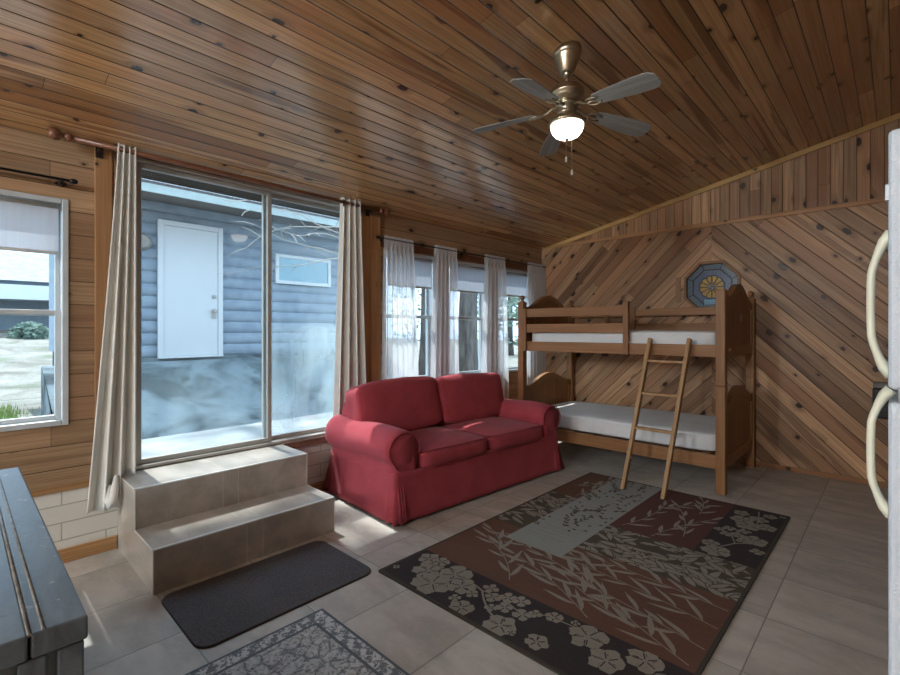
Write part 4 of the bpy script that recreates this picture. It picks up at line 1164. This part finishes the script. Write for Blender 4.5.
for k, ang_ in enumerate((-10, 61, 134, 206, 275)):
    bm = BM(); L0, L1 = .17, .565
    out = []
    n = 14
    for i in range(n+1):
        s = i/n; x = L0+(L1-L0)*s
        w = (.043+.022*min(1, s*1.6))
        if s < .08: w *= math.sqrt(max(.0, s/.08))*.85+.15
        if s > .9: w *= math.sqrt(max(.05, 1-((s-.9)/.1)**2*.72))
        out.append((x, w))
    poly = [(x, w) for x, w in out]+[(x, -w) for x, w in out[::-1]]
    prism(bm, poly, 'z', -.003, .003)
    bl = obj('blade', bm, M['blade'], FAN, bevel=.0015)
    bl.matrix_local = Matrix.Translation((0, 0, zl_(2.694))) @ Matrix.Rotation(math.radians(ang_), 4, 'Z') @ Matrix.Rotation(math.radians(6.5), 4, 'Y') @ Matrix.Rotation(math.radians(-13), 4, 'X')
    b = BM()
    tube(b, [(.055, 0, .012), (.09, 0, .012), (.12, 0, -.004), (.15, 0, -.006), (.19, 0, -.007)], [.011, .009, .008, .009, .006], 8)
    for s in (-1, 1): tube(b, [(.135, 0, -.006), (.155, .026*s, -.007), (.19, .032*s, -.008), (.225, .018*s, -.008)], .0055, 8)
    for (x_, y_) in ((.19, 0), (.205, .026), (.205, -.026)): lathe(b, [(.006, -.012), (.006, -.006)], (x_, y_, 0), 10)
    obj('blade_iron', b, M['brass'], bl)
for (dx, dy, zt, zb) in ((.033, -.0645, 2.69, 2.372), (.048, -.050, 2.69, 2.30)):
    bm = BM(); tube(bm, [(dx, dy, zl_(zt)), (dx*1.5, dy*1.5, zl_(zt-.03)), (dx*1.55, dy*1.55, zl_(zb))], .0016, 6)
    c = obj('pull_chain', bm, M['brass'], FAN)
    bm = BM(); lathe(bm, [(.003, zl_(zb-.03)), (.007, zl_(zb-.026)), (.006, zl_(zb-.008)), (.002, zl_(zb+.002))], (dx*1.55, dy*1.55, 0), 10); obj('pull_knob', bm, M['bladeedge'], c)

# ================================================================ added fill lamps, unseen behind the viewpoint, to brighten the room
LE = emit('fill_globe', (.80, .92, 1, 1), 265.)
LN = emit('weak_fill_globe', (.80, .92, 1, 1), 30.)
for (x, y, le) in ((1.1, -5.2, LE), (3.2, -5.2, LE), (1.2, -2.2, LN), (3.3, -2.2, LN)):
    t = thing('fill_lamp', 'added globe fill lamp on the pine ceiling', 'lamp', (x, y, cz(x)), 0, 'added fill globes')
    bm = BM(); lathe(bm, [(.07, -.05), (.075, -.02), (.075, .01)], (0, 0, -.01), 24); obj('fill_lamp_base', bm, M['brass'], t)
    bm = BM(); sphere(bm, (0, 0, -.24), .19, 0, 24); obj('fill_lamp_globe', bm, le, t)

# ================================================================ outdoors
bm = BM(); box(bm, (-70, -45, -.3), (-.13, 60, -.005))
g = obj('ground_yard', bm, M['ground']); struct(g, 'sunlit yard with leaf litter', 'ground')
bm = BM(); box(bm, (-1.25, .2, -.004), (-.125, 3.4, .43))
tag(obj('patio_slab', bm, M['slab'], bevel=.01), 'pale concrete stoop just outside the sliding glass door', 'slab'); bpy.data.objects['patio_slab']['kind'] = 'structure'
bm = BM(); prism(bm, [(-4.26, -.2), (-1.9, -.2), (-2.3, .08), (-3.3, .42), (-4.0, .86), (-4.26, .95)], 'y', .75, 6.2)
# rough the bank
bmesh.ops.triangulate(bm, faces=bm.faces[:])
struct(obj('ground_bank', bm, M['concrete']), 'shaded stained concrete bank below the neighbouring house', 'ground')
HX = -4.3
HS = thing('house', 'neighbouring house with lavender log siding and a white door', 'house', (HX, 3.3, 0))
OH = Vector(HS.location)
def hp(name, bm, mat, parent=HS, **kw):
    for v in bm.verts: v.co -= OH
    return obj(name, bm, mat, parent, **kw)
HY0, HY1 = 1.3, 6.1
bm = BM(); box(bm, (HX-4.5, HY0+.03, 1.0), (HX-.06, HY1-.03, 3.34))
npitch = int((3.34-1.0)/.183)
prof = []
for k in range(npitch+1):
    z = 1.0+k*.183
    for q in range(6):
        s = q/6; zz = z+s*.183
        if zz > 3.34: break
        prof.append((HX-.06+.035+.035*math.sin(PI*s)**.6-.03, zz))
V = []
for ys in (HY0, HY1): V.append([bm.verts.new((x, ys, z)) for x, z in prof])
for a in range(len(prof)-1): bm.faces.new((V[0][a], V[1][a], V[1][a+1], V[0][a+1]))
# end wall of logs
V2 = [bm.verts.new((HX-4.5, HY0, z)) for x, z in prof]
V1 = [bm.verts.new((x, HY0, z)) for x, z in prof]
for a in range(len(prof)-1): bm.faces.new((V2[a], V1[a], V1[a+1], V2[a+1]))
hp('siding_wall', bm, M['siding'])
bm = BM(); box(bm, (HX-4.45, HY0+.05, -.1), (HX-.02, HY1-.05, 1.0)); hp('foundation', bm, M['concrete'])
bm = BM(); prism(bm, [(HX-5.2, 3.31), (HX, 3.32), (-3.46, 3.235), (-3.46, 3.25), (HX, 3.335), (HX-5.2, 3.325)], 'y', HY0-.4, HY1+.4); hp('soffit', bm, M['soffit'])
bm = BM(); box(bm, (-3.46, HY0-.42, 3.225), (-3.43, HY1+.42, 3.36)); hp('fascia', bm, M['fascia'])
bm = BM(); prism(bm, [(-3.40, 3.365), (HX-2.3, 4.25), (HX-5.2, 3.435), (HX-5.2, 3.34), (HX, 3.345), (-3.462, 3.30)], 'y', HY0-.42, HY1+.42); hp('roof', bm, M['roofing'])
bm = BM()
dy0, dy1 = 2.06, 2.985
box(bm, (HX+.0, dy0, 1.02), (HX+.045, dy0+.075, 3.06)); box(bm, (HX, dy1-.075, 1.02), (HX+.045, dy1, 3.06)); box(bm, (HX, dy0+.075, 2.985), (HX+.045, dy1-.075, 3.06)); box(bm, (HX, dy0, .99), (HX+.06, dy1, 1.02))
dr = hp('door_frame', bm, M['outwhite'], bevel=.005)
bm = BM(); box(bm, (HX+.001, dy0+.078, 1.022), (HX+.03, dy1-.078, 2.982)); db = hp('door', bm, M['outwhite'], bevel=.004)
bm = BM(); lathe(bm, [(.03, 0), (.03, .02), (.012, .03)], (HX+.03, dy1-.14, 1.95), 16, 0, 'x'); hp('deadbolt', bm, M['alu'], db)
bm = BM(); lathe(bm, [(.035, 0), (.035, .012), (.012, .018), (.012, .05), (.032, .06), (.034, .08), (.02, .095)], (HX+.03, dy1-.14, 1.72), 18, 0, 'x'); box(bm, (HX+.03, dy1-.17, 1.60), (HX+.045, dy1-.11, 1.70)); hp('door_knob', bm, M['alu'], db)
bm = BM(); wy0, wy1, wz0, wz1 = 3.88, 4.99, 2.245, 2.765
for a in ((HX-.01, wy0, wz0, HX+.04, wy0+.06, wz1), (HX-.01, wy1-.06, wz0, HX+.04, wy1, wz1), (HX-.01, wy0+.06, wz0, HX+.04, wy1-.06, wz0+.06), (HX-.01, wy0+.06, wz1-.06, HX+.04, wy1-.06, wz1)): box(bm, a[:3], a[3:])
wf = hp('window_frame', bm, M['outwhite'], bevel=.004)
bm = BM(); box(bm, (HX-.0, wy0+.06, wz0+.06), (HX+.02, wy1-.06, wz1-.06)); hp('window_pane', bm, plain('dim_reflective_pane', S(120, 150, 160), .08, .3), wf)
bm = BM(); lathe(bm, [(.125, 0), (.125, .02), (.09, .04), (.09, .045)], (HX+.005, 1.86, 2.70), 28, 0, 'x'); hp('reflection_disc', bm, plain('grey_brown_disc', S(150, 146, 140), .6))  # disc stands in for a round reflection in the door glass

# trees
def tree(label, x, y, h, r, lean=0., crown=None, leaf='leaf', seed=0, name='tree', branches=7, group='trees outside the windows', card=.16, nleaf=700, zc=.62, cy=0., boxy=False):
    rn = random.Random(seed); t = thing(name, label, 'tree', (x, y, -.02), 0, group)
    bm = BM(); pts = [(lean*s*h+.05*math.sin(s*7+seed), .06*math.sin(s*5+seed*2), h*s) for s in [k/10 for k in range(11)]]
    tube(bm, pts, [r*(1.25 if k == 0 else 1)*(1-.07*k) for k in range(11)], 12)
    obj('trunk', bm, M['bark'], t)
    for k in range(branches):
        bm = BM()
        s = rn.uniform(.35, .95); p = Vector(pts[int(s*10)]); a = rn.uniform(0, 6.3); l = h*rn.uniform(.06, .11)
        q = p.copy(); ps = [q.copy()]
        for i in range(5):
            q = q+Vector((math.cos(a)*l/5, math.sin(a)*l/5, l/5*rn.uniform(.1, .8))); a += rn.uniform(-.4, .4); ps.append(q.copy())
        tube(bm, ps, [r*.3, r*.24, r*.18, r*.13, r*.08, r*.03], 6, cap=False); obj('branch', bm, M['bark'], t)
    if crown:
        bm = BM()
        for i in range(nleaf):
            while True:
                d = Vector((rn.uniform(-1, 1), rn.uniform(-1, 1), rn.uniform(-1, 1)))
                if boxy or d.length < 1: break
            c = Vector((lean*h*zc+d.x*crown[0], cy+d.y*crown[1], h*zc+d.z*crown[2]))
            n1 = Vector((rn.uniform(-1, 1), rn.uniform(-1, 1), rn.uniform(-1, 1))).normalized(); x_, y_ = frame_of(n1); s = card*rn.uniform(.5, 1.2)
            bm.faces.new([bm.verts.new(c+x_*a*s+y_*b*s) for a, b in ((-1, 0), (0, -.5), (1, 0), (0, .5))])
        o = obj('foliage', bm, M[leaf], t)
    return t
tree('thick dark trunk filling the middle window above the sofa', -3.0, 7.55, 9, .24, .01, (1., 1., 1.6), 'leaf', 3, nleaf=900, zc=.85)
tree('dark trunk seen through the window by the bunk bed post', -2.6, 9.7, 10, .2, .0, (1., 1., 1.6), 'leaf', 4, nleaf=700, zc=.9)
tree('slim trunk seen beside the widest sheer curtain', -5.2, 8.6, 9, .12, .02, (1., 1., 1.6), 'leaf', 5, nleaf=700, zc=.8)
tree('slim leaning trunk beyond the widest sheer curtain', -7.2, 10.2, 10, .13, -.02, (1.1, 1.1, 1.8), 'leaf2', 6, zc=.75)
for k, (x, y, h, lb) in enumerate(((-9.5, 11.8, 4.2, 'sparse young tree beyond the widest sheer curtain'), (-6.6, 12.9, 4.6, 'sparse young tree beside the thick trunk in the middle window'), (-5.4, 14.6, 4.4, 'sparse young tree low in the window by the bunk bed post'))):
    tree(lb, x, y, h, .05, .01, (.95, .95, 1.5), 'leaf', 50+k, 'young_tree', 9, 'young trees in the yard', .09, 420, .55)
k = 0
for (x, y, h, lb) in ((-8, 19, 8, 'dark evergreen beyond the bunk bed window'), (-3.5, 21, 8, 'evergreen at the end of the far tree line'), (-12.5, 22, 9, 'tall evergreen in the gap of the far tree line')):
    tree(lb, x, y, h, .2, 0., (2.3, 2.3, h*.48), 'leaf2', 20+k, 'evergreen_tree', 4, 'far evergreens', .24, 1100, .5); k += 1
# unseen tree added behind the house, crown shaped to block sun at the door
tree('unseen added tree with a crown shaped to block sun at the glass door', -11.6, 2.0, 23.9, .22, 0., (.3, .60, 1.6), 'leaf', 31, 'sun_blocker_tree', 5, 'added sun blockers', .2, 1500, .995, -.86, True)
rn = random.Random(12)
BT = thing('bare_tree', 'thin bare tree with pale twigs reaching across the neighbouring eave', 'tree', (-2.4, 4.35, -.02))
bm = BM(); tube(bm, [(0, 0, 0), (.02, .02, 1.2), (-.02, .03, 2.3), (.0, .0, 3.3), (.03, -.05, 4.2)], [.05, .045, .036, .026, .01], 8); obj('trunk', bm, M['bark'], BT)
for k in range(9):
    z0_ = rn.uniform(2.3, 3.6); a = -PI/2+rn.uniform(-.5, .5); p = Vector((0, 0, z0_)); pts = [p.copy()]; up = rn.uniform(-.05, .35)
    for i in range(8):
        p = p+Vector((math.cos(a)*.24, math.sin(a)*.24, .24*up)); a += rn.uniform(-.25, .25); up += rn.uniform(-.25, .15); pts.append(p.copy())
    bm = BM(); tube(bm, pts, [.012-.0011*i for i in range(9)], 6, cap=False)
    for i in range(2, 9):
        q = pts[i]; b_ = a+rn.choice((-1, 1))*rn.uniform(.4, 1.0)-.0; d = Vector((math.cos(b_)*.2, math.sin(b_)*.2, rn.uniform(-.12, .16)))
        tube(bm, [q, q+d*.6, q+d*1.1+Vector((0, 0, -.03))], [.005, .004, .002], 5, cap=False)
    obj('branch', bm, M['twig'], BT)
# far houses and fence seen through the window by the trunk
def farhouse(label, x, y0, y1, h, d, wall, roof, garage=False):
    t = thing('far_house', label, 'house', (x, (y0+y1)/2, 0)); w = (y1-y0)/2
    bm = BM(); box(bm, (-d, -w, 0), (0, w, h)); obj('walls', bm, wall, t)
    bm = BM(); prism(bm, [(.5, h-.05), (-d/2, h+1.9), (-d-.5, h-.05)], 'y', -w-.5, w+.5); obj('roof', bm, roof, t)
    for yy in (-w*.5, w*.35):
        bm = BM(); box(bm, (.0, yy-.6, 1.0), (.04, yy+.6, 2.1)); wf = obj('window_frame', bm, M['outwhite'], t)
        bm = BM(); box(bm, (.041, yy-.5, 1.1), (.05, yy+.5, 2.0)); obj('window_pane', bm, plain('dark_far_pane', S(70, 84, 96), .1), wf)
    return t
bm = BM(); prism(bm, [(-9.4, -.1), (-9.4, .0), (-14, .35), (-24, 1.45), (-60, 1.6), (-60, -.1)], 'y', -40, 5.6)
struct(obj('ground_slope', bm, M['ground']), 'bright yard rising towards the far house', 'ground')
fh = farhouse('grey far house with long sloping roof across the rising yard', -24, -5., 9., 2.15, 11, plain('grey_blue_far_wall', S(120, 132, 142), .8), plain('pale_grey_far_roof', S(136, 142, 148), .9, 0., .15, 3.)); fh.location.z = 1.45
bm = BM(); box(bm, (.0, -6., 1.25), (1.6, 6., 1.85)); obj('porch_beam', bm, M['outwhite'], fh)
for yy in (-5.5, -2.4, .9, 4.4):
    bm = BM(); box(bm, (1.4, yy-.09, 0), (1.55, yy+.09, 1.25)); obj('porch_post', bm, M['outwhite'], fh)
rn = random.Random(3)
for k, (yy, r_, lb) in enumerate(((.55, .5, 'low grey bush at the near end of the row before the far porch'), (2.0, .65, 'largest grey bush in the row before the far porch'), (3.3, .45, 'low grey bush before the far porch by the house siding'))):
    bm = BM()
    for i in range(420):
        while True:
            d = Vector((rn.uniform(-1, 1), rn.uniform(-1, 1), rn.uniform(0, 1)))
            if d.length < 1: break
        c = d*r_; n1 = Vector((rn.uniform(-1, 1), rn.uniform(-1, 1), rn.uniform(-1, 1))).normalized(); x_, y_ = frame_of(n1)
        bm.faces.new([bm.verts.new(c+x_*p_*.12+y_*q_*.12) for p_, q_ in ((-1, 0), (0, -.5), (1, 0), (0, .5))])
    o = tag(obj('bush', bm, M['leaf2']), lb, 'bush', 'bushes before the far porch'); o.location = (-21.2, yy, 1.12)
# grass tufts in the near yard
bm = BM(); rn = random.Random(8)
for i in range(900):
    c_ = rn.choice(((-6.2, .45), (-7.6, .45), (-5.2, .15), (-7, .5))); x = c_[0]+rn.gauss(0, .5); y = c_[1]+rn.gauss(0, .16)
    h_ = rn.uniform(.04, .13); a_ = rn.uniform(0, 6.3); z_ = max(0, (-9.4-x)*.076)
    bm.faces.new([bm.verts.new(v) for v in ((x, y, z_-.01), (x+.02*math.cos(a_), y+.02*math.sin(a_), z_-.01), (x+.03*math.sin(a_), y+.03*math.cos(a_), z_+h_))])
o = obj('grass_tufts', bm, leafm('spring_grass', S(104, 128, 70), S(130, 150, 92))); o['kind'] = 'stuff'; tag(o, 'patchy green grass tufts in the bright yard', 'grass')
bm = BM(); lathe(bm, [(.15, 0), (.19, .30), (.205, .33), (.18, .33), (.165, .10)], (0, 0, 0), 24)
BK = tag(obj('planter', bm, plain('dark_grey_planter', S(70, 76, 82), .6)), 'dark planter pot on the ground outside the white window', 'planter'); BK.location = (-3.45, -.18, -.005)

# ================================================================ sky, sun, camera
w = bpy.data.worlds.new('World'); scene.world = w; w.use_nodes = True
nt = w.node_tree; nt.nodes.clear()
bg = nt.nodes.new('ShaderNodeBackground'); bg.inputs[0].default_value = (.62, .80, 1., 1); bg.inputs[1].default_value = 3.1
wo = nt.nodes.new('ShaderNodeOutputWorld'); nt.links.new(bg.outputs[0], wo.inputs[0])
sun = bpy.data.lights.new('Sun', 'SUN'); sun.energy = 6.5; sun.angle = math.radians(.6); sun.color = (1, .97, .93)
so = bpy.data.objects.new('Sun', sun); COL.objects.link(so)
el = math.radians(60.5)
so.rotation_euler = Vector((math.cos(el), 0, -math.sin(el))).to_track_quat('-Z', 'Y').to_euler()

cam = bpy.data.cameras.new('Camera'); co = bpy.data.objects.new('Camera', cam); COL.objects.link(co); scene.camera = co
cam.sensor_width = 36; cam.lens = 36*470/900; cam.shift_y = -6.5/900; cam.clip_start = .02
co.location = (3.6535, 0, 1.40); co.rotation_euler = (PI/2, 0, math.atan(447/470))
scene.view_settings.view_transform = 'Standard'; scene.view_settings.look = 'None'; scene.view_settings.gamma = 1.
scene.view_settings.use_curve_mapping = False; scene.view_settings.exposure = .18
